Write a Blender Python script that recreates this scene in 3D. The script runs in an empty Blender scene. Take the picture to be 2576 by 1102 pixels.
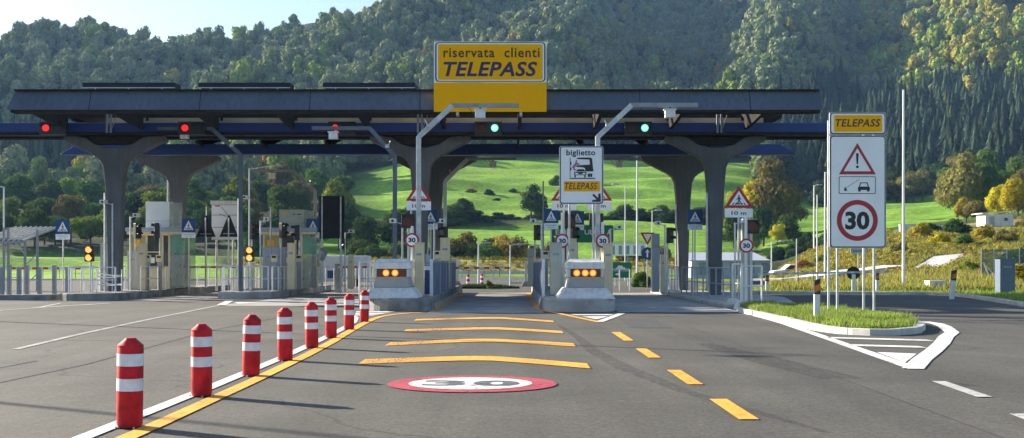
# tuning
import bpy, math, random
import numpy as np
from mathutils import Vector, Matrix
random.seed(7)
RNG = np.random.default_rng(11)
PI = math.pi
scene = bpy.context.scene
COL = scene.collection
# survey constants used to turn measured bearings of the site into metres
SUN_EL, SUN_E, SKY_S, EXPO, HAZE_D = 20.9, 5.0, .070, 1.72, .00012
F, CX, HY, EYE = 2910.0, 1287.5, 664.7, 1.4
def wx(px, Y): return (px - CX) * Y / F
def wz(py, Y): return EYE + (HY - py) * Y / F
def gy(py, z=0.0): return (EYE - z) * F / (py - HY)
def G(px, py, z=0.0):
    Y = gy(py, z); return (wx(px, Y), Y)

# ---------------------------------------------------------------- mesh builder
class MB:
    def __init__(s): s.v = []; s.f = []; s.m = []; s.mi = 0
    def _add(s, vs, fs):
        n = len(s.v); s.v += [tuple(p) for p in vs]
        for f in fs: s.f.append(tuple(i + n for i in f)); s.m.append(s.mi)
        return s
    def box(s, x0, x1, y0, y1, z0, z1):
        vs = [(x0,y0,z0),(x1,y0,z0),(x1,y1,z0),(x0,y1,z0),(x0,y0,z1),(x1,y0,z1),(x1,y1,z1),(x0,y1,z1)]
        return s._add(vs, [(0,3,2,1),(4,5,6,7),(0,1,5,4),(1,2,6,5),(2,3,7,6),(3,0,4,7)])
    def frustum(s, a, b, z0, z1):   # a,b = (x0,x1,y0,y1)
        vs = [(a[0],a[2],z0),(a[1],a[2],z0),(a[1],a[3],z0),(a[0],a[3],z0),(b[0],b[2],z1),(b[1],b[2],z1),(b[1],b[3],z1),(b[0],b[3],z1)]
        return s._add(vs, [(0,3,2,1),(4,5,6,7),(0,1,5,4),(1,2,6,5),(2,3,7,6),(3,0,4,7)])
    def cyl(s, p0, p1, r0, r1=None, n=12):
        r1 = r0 if r1 is None else r1
        p0 = Vector(p0); p1 = Vector(p1); d = (p1 - p0).normalized()
        a = d.orthogonal().normalized(); b = d.cross(a)
        vs = []
        for p, r in ((p0, r0), (p1, r1)):
            for i in range(n):
                t = 2*PI*i/n + PI/n; vs.append(p + a*(r*math.cos(t)) + b*(r*math.sin(t)))
        fs = [(i, (i+1) % n, n+(i+1) % n, n+i) for i in range(n)] + [tuple(range(n-1,-1,-1)), tuple(range(n,2*n))]
        return s._add(vs, fs)
    def bar(s, p0, p1, w, h):       # rectangular bar, h along world up-ish
        p0 = Vector(p0); p1 = Vector(p1); d = (p1-p0).normalized()
        up = Vector((0,0,1)) if abs(d.z) < .95 else Vector((0,1,0))
        a = d.cross(up).normalized(); b = a.cross(d).normalized()
        vs = [p + a*(sx*w/2) + b*(sz*h/2) for p in (p0,p1) for sx,sz in ((-1,-1),(1,-1),(1,1),(-1,1))]
        return s._add(vs, [(0,3,2,1),(4,5,6,7),(0,1,5,4),(1,2,6,5),(2,3,7,6),(3,0,4,7)])
    def xz(s, pts, y0, y1):         # outline in X-Z extruded along Y (y0 = front)
        n = len(pts)
        vs = [(x,y0,z) for x,z in pts] + [(x,y1,z) for x,z in pts]
        return s._add(vs, [tuple(range(n)), tuple(range(2*n-1,n-1,-1))] + [(i,n+i,n+(i+1)%n,(i+1)%n) for i in range(n)])
    def yz(s, pts, x0, x1):
        n = len(pts)
        vs = [(x0,y,z) for y,z in pts] + [(x1,y,z) for y,z in pts]
        return s._add(vs, [tuple(range(n-1,-1,-1)), tuple(range(n,2*n))] + [(i,(i+1)%n,n+(i+1)%n,n+i) for i in range(n)])
    def xy(s, pts, z0, z1):
        n = len(pts)
        vs = [(x,y,z0) for x,y in pts] + [(x,y,z1) for x,y in pts]
        return s._add(vs, [tuple(range(n-1,-1,-1)), tuple(range(n,2*n))] + [(i,(i+1)%n,n+(i+1)%n,n+i) for i in range(n)])
    def sheet(s, pts, z): return s._add([(x,y,z) for x,y in pts], [tuple(range(len(pts)))])
    def frame(s, outer, inner, y0, y1):   # ring between two outlines of equal length, in X-Z
        n = len(outer)
        vs = [(x,y0,z) for x,z in outer]+[(x,y0,z) for x,z in inner]+[(x,y1,z) for x,z in outer]+[(x,y1,z) for x,z in inner]
        fs = []
        for i in range(n):
            j = (i+1) % n
            fs += [(i,j,n+j,n+i),(2*n+i,3*n+i,3*n+j,2*n+j),(i,2*n+i,2*n+j,j),(n+i,n+j,3*n+j,3*n+i)]
        return s._add(vs, fs)
    def lathe(s, prof, n=24, c=(0,0)):
        vs = []; m = len(prof)
        for i in range(n):
            t = 2*PI*i/n
            for r, z in prof: vs.append((c[0]+r*math.cos(t), c[1]+r*math.sin(t), z))
        fs = []
        for i in range(n):
            j = (i+1) % n
            for k in range(m-1): fs.append((i*m+k, j*m+k, j*m+k+1, i*m+k+1))
        fs.append(tuple(i*m for i in range(n-1,-1,-1))); fs.append(tuple(i*m+m-1 for i in range(n)))
        return s._add(vs, fs)
    def path(s, pts, w, z, closed=False):   # flat ribbon on the ground
        pts = [Vector(p) for p in pts]; L = []; R = []
        for i, p in enumerate(pts):
            if closed: d = pts[(i+1) % len(pts)] - pts[i-1]
            else: d = pts[min(i+1,len(pts)-1)] - pts[max(i-1,0)]
            d.normalize(); nrm = Vector((-d.y, d.x)); ww = w[i] if isinstance(w, (list,tuple)) else w
            L.append(p+nrm*ww/2); R.append(p-nrm*ww/2)
        n = len(pts)
        vs = [(p.x,p.y,z) for p in L]+[(p.x,p.y,z) for p in R]
        fs = [(n+i, n+(i+1)%n, (i+1)%n, i) for i in range(n if closed else n-1)]
        return s._add(vs, fs)
    def kerb(s, pts, w, z0, z1, closed=False):
        pts = [Vector(p) for p in pts]; n = len(pts); L = []; R = []
        for i, p in enumerate(pts):
            if closed: d = pts[(i+1) % n] - pts[i-1]
            else: d = pts[min(i+1,n-1)] - pts[max(i-1,0)]
            d.normalize(); nrm = Vector((-d.y, d.x)); L.append(p+nrm*w/2); R.append(p-nrm*w/2)
        vs = [(p.x,p.y,z) for z in (z0,z1) for p in L]+[(p.x,p.y,z) for z in (z0,z1) for p in R]
        fs = []
        for i in range(n if closed else n-1):
            j = (i+1) % n
            fs += [(n+i,3*n+i,3*n+j,n+j),(i,n+i,n+j,j),(2*n+i,2*n+j,3*n+j,3*n+i)]
        if not closed: fs += [(0,2*n,3*n,n),(n-1,2*n-1,4*n-1,3*n-1)]
        return s._add(vs, fs)

def obj(name, mb, mats, parent=None, smooth=False, bevel=0, auto=False):
    me = bpy.data.meshes.new(name); me.from_pydata([tuple(v) for v in mb.v], [], mb.f)
    if not isinstance(mats, (list, tuple)): mats = [mats]
    for m in mats: me.materials.append(m)
    if len(mats) > 1: me.polygons.foreach_set('material_index', mb.m)
    if smooth:
        me.polygons.foreach_set('use_smooth', [True]*len(me.polygons))
        if auto: me.set_sharp_from_angle(angle=math.radians(35))
    me.update()
    o = bpy.data.objects.new(name, me); COL.objects.link(o)
    if parent: o.parent = parent
    if bevel:
        b = o.modifiers.new('bevel', 'BEVEL'); b.width = bevel; b.segments = 2; b.limit_method = 'ANGLE'
    return o
def tag(o, label, cat, group=None, kind=None):
    if label: o['label'] = label
    if cat: o['category'] = cat
    if group: o['group'] = group
    if kind: o['kind'] = kind
    return o
def thing(name, label, cat, loc=(0,0,0), rz=0, group=None):
    o = bpy.data.objects.new(name, None); COL.objects.link(o); o.empty_display_size = .2
    o.location = loc; o.rotation_euler = (0,0,rz)
    return tag(o, label, cat, group)
def struct(name, mb, mat, label=None, **k):
    o = obj(name, mb, mat, **k); o['kind'] = 'structure'
    if label: o['label'] = label
    return o
def kids(o): return [c for c in bpy.data.objects if c.parent == o]
def dup(o, loc=None, rz=None, label=None, group=None):
    def cp(src, par):
        c = src.copy(); COL.objects.link(c)
        if par: c.parent = par
        for ch in kids(src): cp(ch, c)
        return c
    c = cp(o, None)
    if loc is not None: c.location = loc
    if rz is not None: c.rotation_euler = (0,0,rz)
    if label: c['label'] = label
    if group: c['group'] = group
    return c

# ---------------------------------------------------------------- materials
def nd(nt, t, **k):
    n = nt.nodes.new(t)
    for a, v in k.items(): setattr(n, a, v)
    return n
def mat(name, col, rough=.6, metal=0, var=.12, vscale=3.0, bump=0, bscale=40, dirt=0, spec=.5, emit=0, streak=0):
    m = bpy.data.materials.new(name); m.use_nodes = True; nt = m.node_tree
    p = nt.nodes['Principled BSDF']
    p.inputs['Roughness'].default_value = rough; p.inputs['Metallic'].default_value = metal
    p.inputs['Specular IOR Level'].default_value = spec
    tc = nd(nt, 'ShaderNodeTexCoord')
    n = nd(nt, 'ShaderNodeTexNoise'); n.inputs['Scale'].default_value = vscale; n.inputs['Detail'].default_value = 6
    nt.links.new(tc.outputs['Object'], n.inputs['Vector'])
    r = nd(nt, 'ShaderNodeValToRGB')
    lo = [c*(1-var*1.6) for c in col]; hi = [min(1, c*(1+var)) for c in col]
    r.color_ramp.elements[0].position = .3; r.color_ramp.elements[1].position = .7
    r.color_ramp.elements[0].color = (*lo, 1); r.color_ramp.elements[1].color = (*hi, 1)
    nt.links.new(n.outputs['Fac'], r.inputs['Fac'])
    out = r.outputs['Color']
    if dirt or streak:
        n2 = nd(nt, 'ShaderNodeTexNoise'); n2.inputs['Scale'].default_value = 1.3; n2.inputs['Detail'].default_value = 9
        if streak:
            mp = nd(nt, 'ShaderNodeMapping'); mp.inputs['Scale'].default_value = (6, 6, .5)
            nt.links.new(tc.outputs['Object'], mp.inputs['Vector']); nt.links.new(mp.outputs['Vector'], n2.inputs['Vector'])
        else: nt.links.new(tc.outputs['Object'], n2.inputs['Vector'])
        mx = nd(nt, 'ShaderNodeMixRGB', blend_type='MULTIPLY')
        rr = nd(nt, 'ShaderNodeMapRange'); rr.inputs['From Min'].default_value = .45; rr.inputs['From Max'].default_value = .68
        rr.inputs['To Max'].default_value = dirt or streak
        nt.links.new(n2.outputs['Fac'], rr.inputs['Value']); nt.links.new(rr.outputs['Result'], mx.inputs['Fac'])
        nt.links.new(out, mx.inputs['Color1']); mx.inputs['Color2'].default_value = (.42,.39,.33,1)
        out = mx.outputs['Color']
    nt.links.new(out, p.inputs['Base Color'])
    if bump:
        b = nd(nt, 'ShaderNodeBump'); b.inputs['Strength'].default_value = bump; b.inputs['Distance'].default_value = .02
        n3 = nd(nt, 'ShaderNodeTexNoise'); n3.inputs['Scale'].default_value = bscale; n3.inputs['Detail'].default_value = 4
        nt.links.new(tc.outputs['Object'], n3.inputs['Vector']); nt.links.new(n3.outputs['Fac'], b.inputs['Height'])
        nt.links.new(b.outputs['Normal'], p.inputs['Normal'])
    if emit:
        p.inputs['Emission Color'].default_value = (*col, 1); p.inputs['Emission Strength'].default_value = emit
    return m

def leaf_mat(name, col, var=.35, attr=False, trans=.35):
    m = bpy.data.materials.new(name); m.use_nodes = True; nt = m.node_tree
    for n in list(nt.nodes):
        if n.type != 'OUTPUT_MATERIAL': nt.nodes.remove(n)
    out = [n for n in nt.nodes if n.type == 'OUTPUT_MATERIAL'][0]
    d = nd(nt, 'ShaderNodeBsdfDiffuse'); t = nd(nt, 'ShaderNodeBsdfTranslucent'); mx = nd(nt, 'ShaderNodeMixShader')
    mx.inputs[0].default_value = trans
    tc = nd(nt, 'ShaderNodeTexCoord'); n = nd(nt, 'ShaderNodeTexNoise'); n.inputs['Scale'].default_value = .55; n.inputs['Detail'].default_value = 5
    nt.links.new(tc.outputs['Object'], n.inputs['Vector'])
    mr = nd(nt, 'ShaderNodeMapRange'); mr.inputs['From Min'].default_value = .3; mr.inputs['From Max'].default_value = .7
    mr.inputs['To Min'].default_value = 1-var; mr.inputs['To Max'].default_value = 1+var
    nt.links.new(n.outputs['Fac'], mr.inputs['Value'])
    mul = nd(nt, 'ShaderNodeVectorMath', operation='SCALE')
    nt.links.new(mr.outputs['Result'], mul.inputs['Scale'])
    if attr:
        a = nd(nt, 'ShaderNodeAttribute', attribute_name='tint'); nt.links.new(a.outputs['Color'], mul.inputs[0])
    else:
        mul.inputs[0].default_value = col
        oi = nd(nt, 'ShaderNodeObjectInfo'); hs = nd(nt, 'ShaderNodeHueSaturation')
    src = mul.outputs[0]
    if not attr:
        m2 = nd(nt, 'ShaderNodeMapRange'); m2.inputs['To Min'].default_value = .7; m2.inputs['To Max'].default_value = 1.3
        nt.links.new(oi.outputs['Random'], m2.inputs['Value']); nt.links.new(m2.outputs['Result'], hs.inputs['Value'])
        m3 = nd(nt, 'ShaderNodeMapRange'); m3.inputs['To Min'].default_value = .490; m3.inputs['To Max'].default_value = .525
        nt.links.new(oi.outputs['Random'], m3.inputs['Value']); nt.links.new(m3.outputs['Result'], hs.inputs['Hue'])
        nt.links.new(src, hs.inputs['Color']); src = hs.outputs['Color']
    nt.links.new(src, d.inputs['Color']); nt.links.new(src, t.inputs['Color'])
    nt.links.new(d.outputs[0], mx.inputs[1]); nt.links.new(t.outputs[0], mx.inputs[2]); nt.links.new(mx.outputs[0], out.inputs['Surface'])
    return m

M = {}
def paint_mat(name, col, wear=.5, tracks=()):
    m = bpy.data.materials.new(name); m.use_nodes = True; nt = m.node_tree; p = nt.nodes['Principled BSDF']; L = nt.links.new
    p.inputs['Roughness'].default_value = .75; p.inputs['Specular IOR Level'].default_value = .3
    tc = nd(nt,'ShaderNodeTexCoord')
    def nz(s, det, a, b, c, d, sc=(1,1,1)):
        mp = nd(nt,'ShaderNodeMapping'); mp.inputs['Scale'].default_value = sc; L(tc.outputs['Object'], mp.inputs['Vector'])
        n = nd(nt,'ShaderNodeTexNoise'); n.inputs['Scale'].default_value = s; n.inputs['Detail'].default_value = det; n.inputs['Roughness'].default_value = .7; L(mp.outputs['Vector'], n.inputs['Vector'])
        r = nd(nt,'ShaderNodeMapRange'); r.inputs[1].default_value=a; r.inputs[2].default_value=b; r.inputs[3].default_value=c; r.inputs[4].default_value=d; L(n.outputs['Fac'], r.inputs['Value']); return r.outputs['Result']
    grime = nz(1.1, 8, .35, .7, 1.06, .72); fine = nz(24, 4, .3, .7, .86, 1.1)
    mu = nd(nt,'ShaderNodeMath', operation='MULTIPLY'); L(grime, mu.inputs[0]); L(fine, mu.inputs[1])
    sc_ = nd(nt,'ShaderNodeVectorMath', operation='SCALE'); sc_.inputs[0].default_value = col; L(mu.outputs[0], sc_.inputs['Scale']); L(sc_.outputs[0], p.inputs['Base Color'])
    # worn-through patches where the aggregate shows
    a = nz(13, 9, .50, .60, 0, 1); b = nz(.9, 4, .40, .66, 0, 1)
    w = nd(nt,'ShaderNodeMath', operation='MULTIPLY'); L(a, w.inputs[0]); L(b, w.inputs[1])
    cur = nd(nt,'ShaderNodeMath', operation='MULTIPLY'); L(w.outputs[0], cur.inputs[0]); cur.inputs[1].default_value = wear; cur = cur.outputs[0]
    if tracks:
        sx = nd(nt,'ShaderNodeSeparateXYZ'); L(tc.outputs['Object'], sx.inputs[0]); st = nz(9, 5, .35, .62, 0, 1, (6,.35,1))
        for c, wd, am in tracks:
            q = nd(nt,'ShaderNodeMath', operation='SUBTRACT'); L(sx.outputs['X'], q.inputs[0]); q.inputs[1].default_value = c
            q2 = nd(nt,'ShaderNodeMath', operation='ABSOLUTE'); L(q.outputs[0], q2.inputs[0])
            r = nd(nt,'ShaderNodeMapRange'); r.inputs[1].default_value=0; r.inputs[2].default_value=wd; r.inputs[3].default_value=am; r.inputs[4].default_value=0; L(q2.outputs[0], r.inputs['Value'])
            q3 = nd(nt,'ShaderNodeMath', operation='MULTIPLY'); L(r.outputs['Result'], q3.inputs[0]); L(st, q3.inputs[1])
            mx = nd(nt,'ShaderNodeMath', operation='MAXIMUM'); L(cur, mx.inputs[0]); L(q3.outputs[0], mx.inputs[1]); cur = mx.outputs[0]
    inv = nd(nt,'ShaderNodeMath', operation='SUBTRACT'); inv.inputs[0].default_value = 1; L(cur, inv.inputs[1]); inv.use_clamp = True; L(inv.outputs[0], p.inputs['Alpha'])
    return m
M['white_paint'] = paint_mat('road_paint_white', (.74,.74,.70), .75)
M['faded_paint'] = paint_mat('faded_white_paint', (.50,.50,.47), 1.0, ((-9,3,.5),))
M['yellow_paint'] = paint_mat('road_paint_yellow', (.90,.42,.05), .6, ((-1.62,.55,.95),(-1.95,.3,.8),(.35,.5,.35)))
M['red_road'] = paint_mat('road_paint_red', (.46,.06,.085), .7)
M['grey_road'] = paint_mat('road_paint_grey', (.10,.12,.12), .5)
M['red'] = mat('red_plastic', (.60,.018,.026), .62, var=.28, vscale=7, spec=.25, dirt=.6)
M['white_band'] = mat('white_reflective_band', (.80,.80,.82), .4, var=.1, vscale=9, dirt=.4)
M['black'] = mat('black_plastic', (.018,.018,.02), .5, var=.2)
M['black_matt'] = mat('black_sign_back', (.022,.022,.026), .85, var=.3, vscale=1.2)
M['galv'] = mat('galvanised_steel', (.50,.52,.54), .42, metal=.55, var=.14, vscale=5)
M['cab_shaded'] = mat('shade_toned_blue_grey_cabinet', (.10,.14,.21), .5, var=.06)  # blue-grey paint darkened: the shade on the verge cabinet is put into its colour
M['grey_post'] = mat('grey_painted_post', (.30,.33,.36), .55, var=.1, vscale=2, streak=.3)
M['darkgrey_post'] = mat('dark_grey_painted_post', (.11,.13,.17), .6, var=.15, vscale=2)
M['white_metal'] = mat('white_painted_metal', (.74,.75,.76), .4, var=.06, streak=.25)
M['concrete'] = mat('concrete', (.42,.41,.39), .9, var=.16, vscale=1.2, bump=.5, dirt=.5)
M['concrete_dark'] = mat('rough_concrete', (.27,.27,.26), .95, var=.28, vscale=2.2, bump=.9, bscale=25, dirt=.6)
M['concrete_white'] = mat('white_painted_concrete', (.66,.66,.64), .8, var=.08, vscale=2, streak=.35)
M['kerb'] = mat('kerb_stone', (.58,.57,.54), .9, var=.14, vscale=1.5, bump=.3, dirt=.35)
M['col'] = mat('column_concrete', (.115,.12,.13), .85, var=.14, vscale=.8, bump=.2, streak=.3)
M['fascia'] = mat('fascia_panel', (.105,.128,.175), .6, spec=.2, var=.09, vscale=.5, streak=.25)
M['blue_beam'] = mat('blue_painted_steel', (.008,.036,.19), .5, var=.12, vscale=.7)
M['dark_steel'] = mat('dark_steel', (.035,.031,.028), .9, var=.2, spec=.08)
M['beige'] = mat('sunlit_tone_soffit', (.68,.46,.22), .7, var=.2, vscale=.8)  # warm base colour raised to stand in for sunlight on the purlin strip
M['sign_yellow'] = mat('sign_yellow', (1.0,.46,.0), .7, var=.02, spec=.1)
M['sign_white'] = mat('sign_white', (.86,.87,.90), .45, var=.04, vscale=1.5)
M['sign_border'] = mat('sign_border_blue_black', (.018,.028,.055), .5, var=.1)
M['navy_text'] = mat('navy_lettering', (.012,.02,.09), .5, var=.1)
M['brown_text'] = mat('dark_lettering', (.04,.022,.012), .5, var=.1)
M['sign_red'] = mat('sign_red', (.40,.022,.03), .5, var=.06)
M['sign_black'] = mat('sign_black', (.02,.022,.025), .6, var=.1)
M['sign_blue'] = mat('sign_blue', (.008,.055,.20), .45, var=.06)
M['sign_green'] = mat('sign_green', (.0,.19,.10), .5, var=.06)
M['sign_back'] = mat('aluminium_sign_edge', (.42,.44,.47), .5, metal=.3, var=.1)
M['cream'] = mat('cream_painted_metal', (.74,.62,.38), .5, var=.06, vscale=1.5, streak=.25)
M['greygreen'] = mat('grey_green_painted_metal', (.44,.46,.40), .5, var=.06, streak=.25)
M['cab_grey'] = mat('grey_cabinet_paint', (.38,.42,.49), .45, var=.06, streak=.2)
M['steel_panel'] = mat('blue_grey_guard_panel', (.22,.27,.36), .5, var=.16, vscale=1.6, streak=.5)
M['glass_dark'] = mat('dark_window_glass', (.02,.03,.035), .08, var=.1)
M['amber_glass'] = mat('amber_lamp_glass', (.16,.05,.012), .15, var=.15)
M['panel_pv'] = mat('solar_panel_glass', (.008,.012,.025), .7, var=.1)
M['orange'] = mat('orange_reflector', (.62,.17,.015), .4, var=.1)
M['soil'] = mat('soil', (.13,.11,.06), .95, var=.3, bump=.5, bscale=10)
M['bark'] = mat('bark', (.07,.055,.04), .95, var=.3, vscale=6, bump=.6)
M['roof_white'] = mat('pale_metal_roof', (.45,.47,.52), .5, var=.08)
M['tape'] = mat('white_barrier_tape', (.80,.80,.80), .5, var=.08)
def lamp_mat(n, c, e):
    m = mat(n, c, .3, var=.02, emit=e); return m
M['lit_red'] = lamp_mat('lit_red_lens', (1,.02,.02), .30)
M['lit_green'] = lamp_mat('lit_green_lens', (.04,.85,.50), .36)
M['lit_green_core'] = lamp_mat('lit_green_core', (.35,1,.80), .55)
M['lit_amber'] = lamp_mat('lit_amber_lens', (1,.52,.12), .34)
M['lit_orange'] = lamp_mat('lit_orange_lens', (1,.32,.03), .30)
M['off_red'] = mat('unlit_red_lens', (.09,.012,.012), .3, var=.2)
def glass_mat(name, col, a):
    m = bpy.data.materials.new(name); m.use_nodes = True; nt = m.node_tree; p = nt.nodes['Principled BSDF']
    p.inputs['Base Color'].default_value = (*col,1); p.inputs['Roughness'].default_value = .08
    n = nd(nt,'ShaderNodeTexNoise'); n.inputs['Scale'].default_value = 1.5
    mr = nd(nt,'ShaderNodeMapRange'); mr.inputs['To Min'].default_value = a-.12; mr.inputs['To Max'].default_value = a+.12
    nt.links.new(n.outputs['Fac'], mr.inputs['Value']); nt.links.new(mr.outputs['Result'], p.inputs['Alpha'])
    return m
M['glass_green'] = glass_mat('green_tinted_glass', (.16,.42,.36), .55)
M['glass_clear'] = glass_mat('clear_dusty_glass', (.42,.47,.44), .45)
M['mesh_fence'] = glass_mat('green_wire_mesh', (.07,.15,.11), .45)

def asphalt_mat():
    m = bpy.data.materials.new('asphalt'); m.use_nodes = True; nt = m.node_tree; p = nt.nodes['Principled BSDF']
    p.inputs['Roughness'].default_value = .85; p.inputs['Specular IOR Level'].default_value = .35
    tc = nd(nt,'ShaderNodeTexCoord'); L = nt.links.new
    def noise(scale, det=4, sc=None, rough=.5):
        n = nd(nt,'ShaderNodeTexNoise'); n.inputs['Scale'].default_value = scale; n.inputs['Detail'].default_value = det; n.inputs['Roughness'].default_value = rough
        if sc:
            mp = nd(nt,'ShaderNodeMapping'); mp.inputs['Scale'].default_value = sc; L(tc.outputs['Object'], mp.inputs['Vector']); L(mp.outputs['Vector'], n.inputs['Vector'])
        else: L(tc.outputs['Object'], n.inputs['Vector'])
        return n.outputs['Fac']
    def mr(v, a, b, c, d):
        r = nd(nt,'ShaderNodeMapRange'); r.inputs[1].default_value=a; r.inputs[2].default_value=b; r.inputs[3].default_value=c; r.inputs[4].default_value=d
        L(v, r.inputs['Value']); return r.outputs['Result']
    def mul(a, b):
        x = nd(nt,'ShaderNodeMath', operation='MULTIPLY'); L(a, x.inputs[0]); L(b, x.inputs[1]); return x.outputs[0]
    fine = mr(noise(30, 4, rough=.85), .32, .68, .50, 1.52)
    fine2 = mr(noise(14, 3), .3, .7, .86, 1.14)
    big = mr(noise(.35, 7, rough=.6), .3, .7, .72, 1.2)
    streak = mr(noise(1, 5, (1.3,.10,1)), .35, .65, .86, 1.1)
    v = mul(mul(fine, fine2), mul(big, streak))
    # tyre tracks: broad dark bands running along each lane
    sx = nd(nt,'ShaderNodeSeparateXYZ'); L(tc.outputs['Object'], sx.inputs[0])
    def band(c, w, amt, x0y=None):
        s = nd(nt,'ShaderNodeMath', operation='SUBTRACT'); L(sx.outputs['X'], s.inputs[0]); s.inputs[1].default_value = c
        a = nd(nt,'ShaderNodeMath', operation='ABSOLUTE'); L(s.outputs[0], a.inputs[0])
        return mr(a.outputs[0], 0, w, 1-amt, 1)
    for c, wd, am in ((-1.6,.42,.17),(.25,.42,.14),(3.6,.5,.14),(5.2,.5,.10),(-6.0,.5,.10),(-7.9,.5,.12),(-.7,.3,.08)): v = mul(v, band(c, wd, am))
    # crack lines from a stretched voronoi
    vo = nd(nt,'ShaderNodeTexVoronoi', feature='DISTANCE_TO_EDGE'); vo.inputs['Scale'].default_value = .09
    dn = nd(nt,'ShaderNodeTexNoise'); dn.inputs['Scale'].default_value = .6; dn.inputs['Detail'].default_value = 5
    L(tc.outputs['Object'], dn.inputs['Vector'])
    mxv = nd(nt,'ShaderNodeMixRGB'); mxv.inputs['Fac'].default_value = .82; 
    ad = nd(nt,'ShaderNodeVectorMath', operation='MULTIPLY_ADD'); L(dn.outputs['Color'], ad.inputs[0]); ad.inputs[1].default_value=(1.6,1.6,1.6); L(tc.outputs['Object'], ad.inputs[2])
    L(ad.outputs[0], vo.inputs['Vector'])
    v = mul(v, mr(vo.outputs['Distance'], 0, .0035, .5, 1))
    v = mul(v, mr(noise(2.6, 9, rough=.75), .62, .74, 1, .72))
    v = mul(v, mr(noise(.16, 3, (1,.35,1)), .52, .56, 1, .90))
    rgb = nd(nt,'ShaderNodeVectorMath', operation='SCALE'); rgb.inputs[0].default_value = (.083,.078,.066); L(v, rgb.inputs['Scale'])
    L(rgb.outputs[0], p.inputs['Base Color'])
    b = nd(nt,'ShaderNodeBump'); b.inputs['Strength'].default_value = .35; b.inputs['Distance'].default_value = .01
    L(noise(55, 2), b.inputs['Height']); L(b.outputs['Normal'], p.inputs['Normal'])
    return m
M['asphalt'] = asphalt_mat()
M['asphalt_patch'] = mat('asphalt_patch', (.052,.052,.054), .9, var=.25, vscale=5, bump=.5, bscale=50)
M['lane_concrete'] = mat('lane_concrete', (.34,.335,.32), .85, var=.16, vscale=.8, bump=.2, dirt=.4)

# ---------------------------------------------------------------- lettering
_tc = {}
def text_part(parent, s, m, cx, cz, w, h, y, name='lettering', bold=.012, shear=0, spacing=1.0, flat=False, size_z=None):
    key = (s, bold, shear, spacing)
    if key not in _tc:
        cu = bpy.data.curves.new('lettering', 'FONT'); cu.body = s; cu.size = 1; cu.offset = bold; cu.shear = shear; cu.space_character = spacing
        cu.resolution_u = 3
        to = bpy.data.objects.new('lettering', cu); COL.objects.link(to)
        dg = bpy.context.evaluated_depsgraph_get(); dg.update()
        me = bpy.data.meshes.new_from_object(to.evaluated_get(dg)); bpy.data.objects.remove(to); bpy.data.curves.remove(cu)
        co = np.array([v.co[:] for v in me.vertices]); faces = [tuple(p.vertices) for p in me.polygons]; bpy.data.meshes.remove(me)
        _tc[key] = (co, faces)
    co, faces = _tc[key]
    lo, hi = co.min(0), co.max(0)
    u = (co[:,0]-(lo[0]+hi[0])/2)/(hi[0]-lo[0])*w; v = (co[:,1]-(lo[1]+hi[1])/2)/(hi[1]-lo[1])*h
    mb = MB()
    if flat: mb.v = [(cx+a, cz+b, y) for a, b in zip(u, v)]
    else: mb.v = [(cx+a, y, cz+b) for a, b in zip(u, v)]
    mb.v = [tuple(map(float, p)) for p in mb.v]; mb.f = faces; mb.m = [0]*len(faces)
    return obj(name, mb, m, parent)
def rrect(x0, x1, z0, z1, r, n=5):
    pts = []
    for cx, cz, a in ((x1-r,z0+r,-90),(x1-r,z1-r,0),(x0+r,z1-r,90),(x0+r,z0+r,180)):
        for i in range(n+1):
            t = math.radians(a+90*i/n); pts.append((cx+r*math.cos(t), cz+r*math.sin(t)))
    return pts
def circ(cx, cz, r, n=32, rz=None): return [(cx+r*math.cos(2*PI*i/n), cz+(rz or r)*math.sin(2*PI*i/n)) for i in range(n)]
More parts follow.
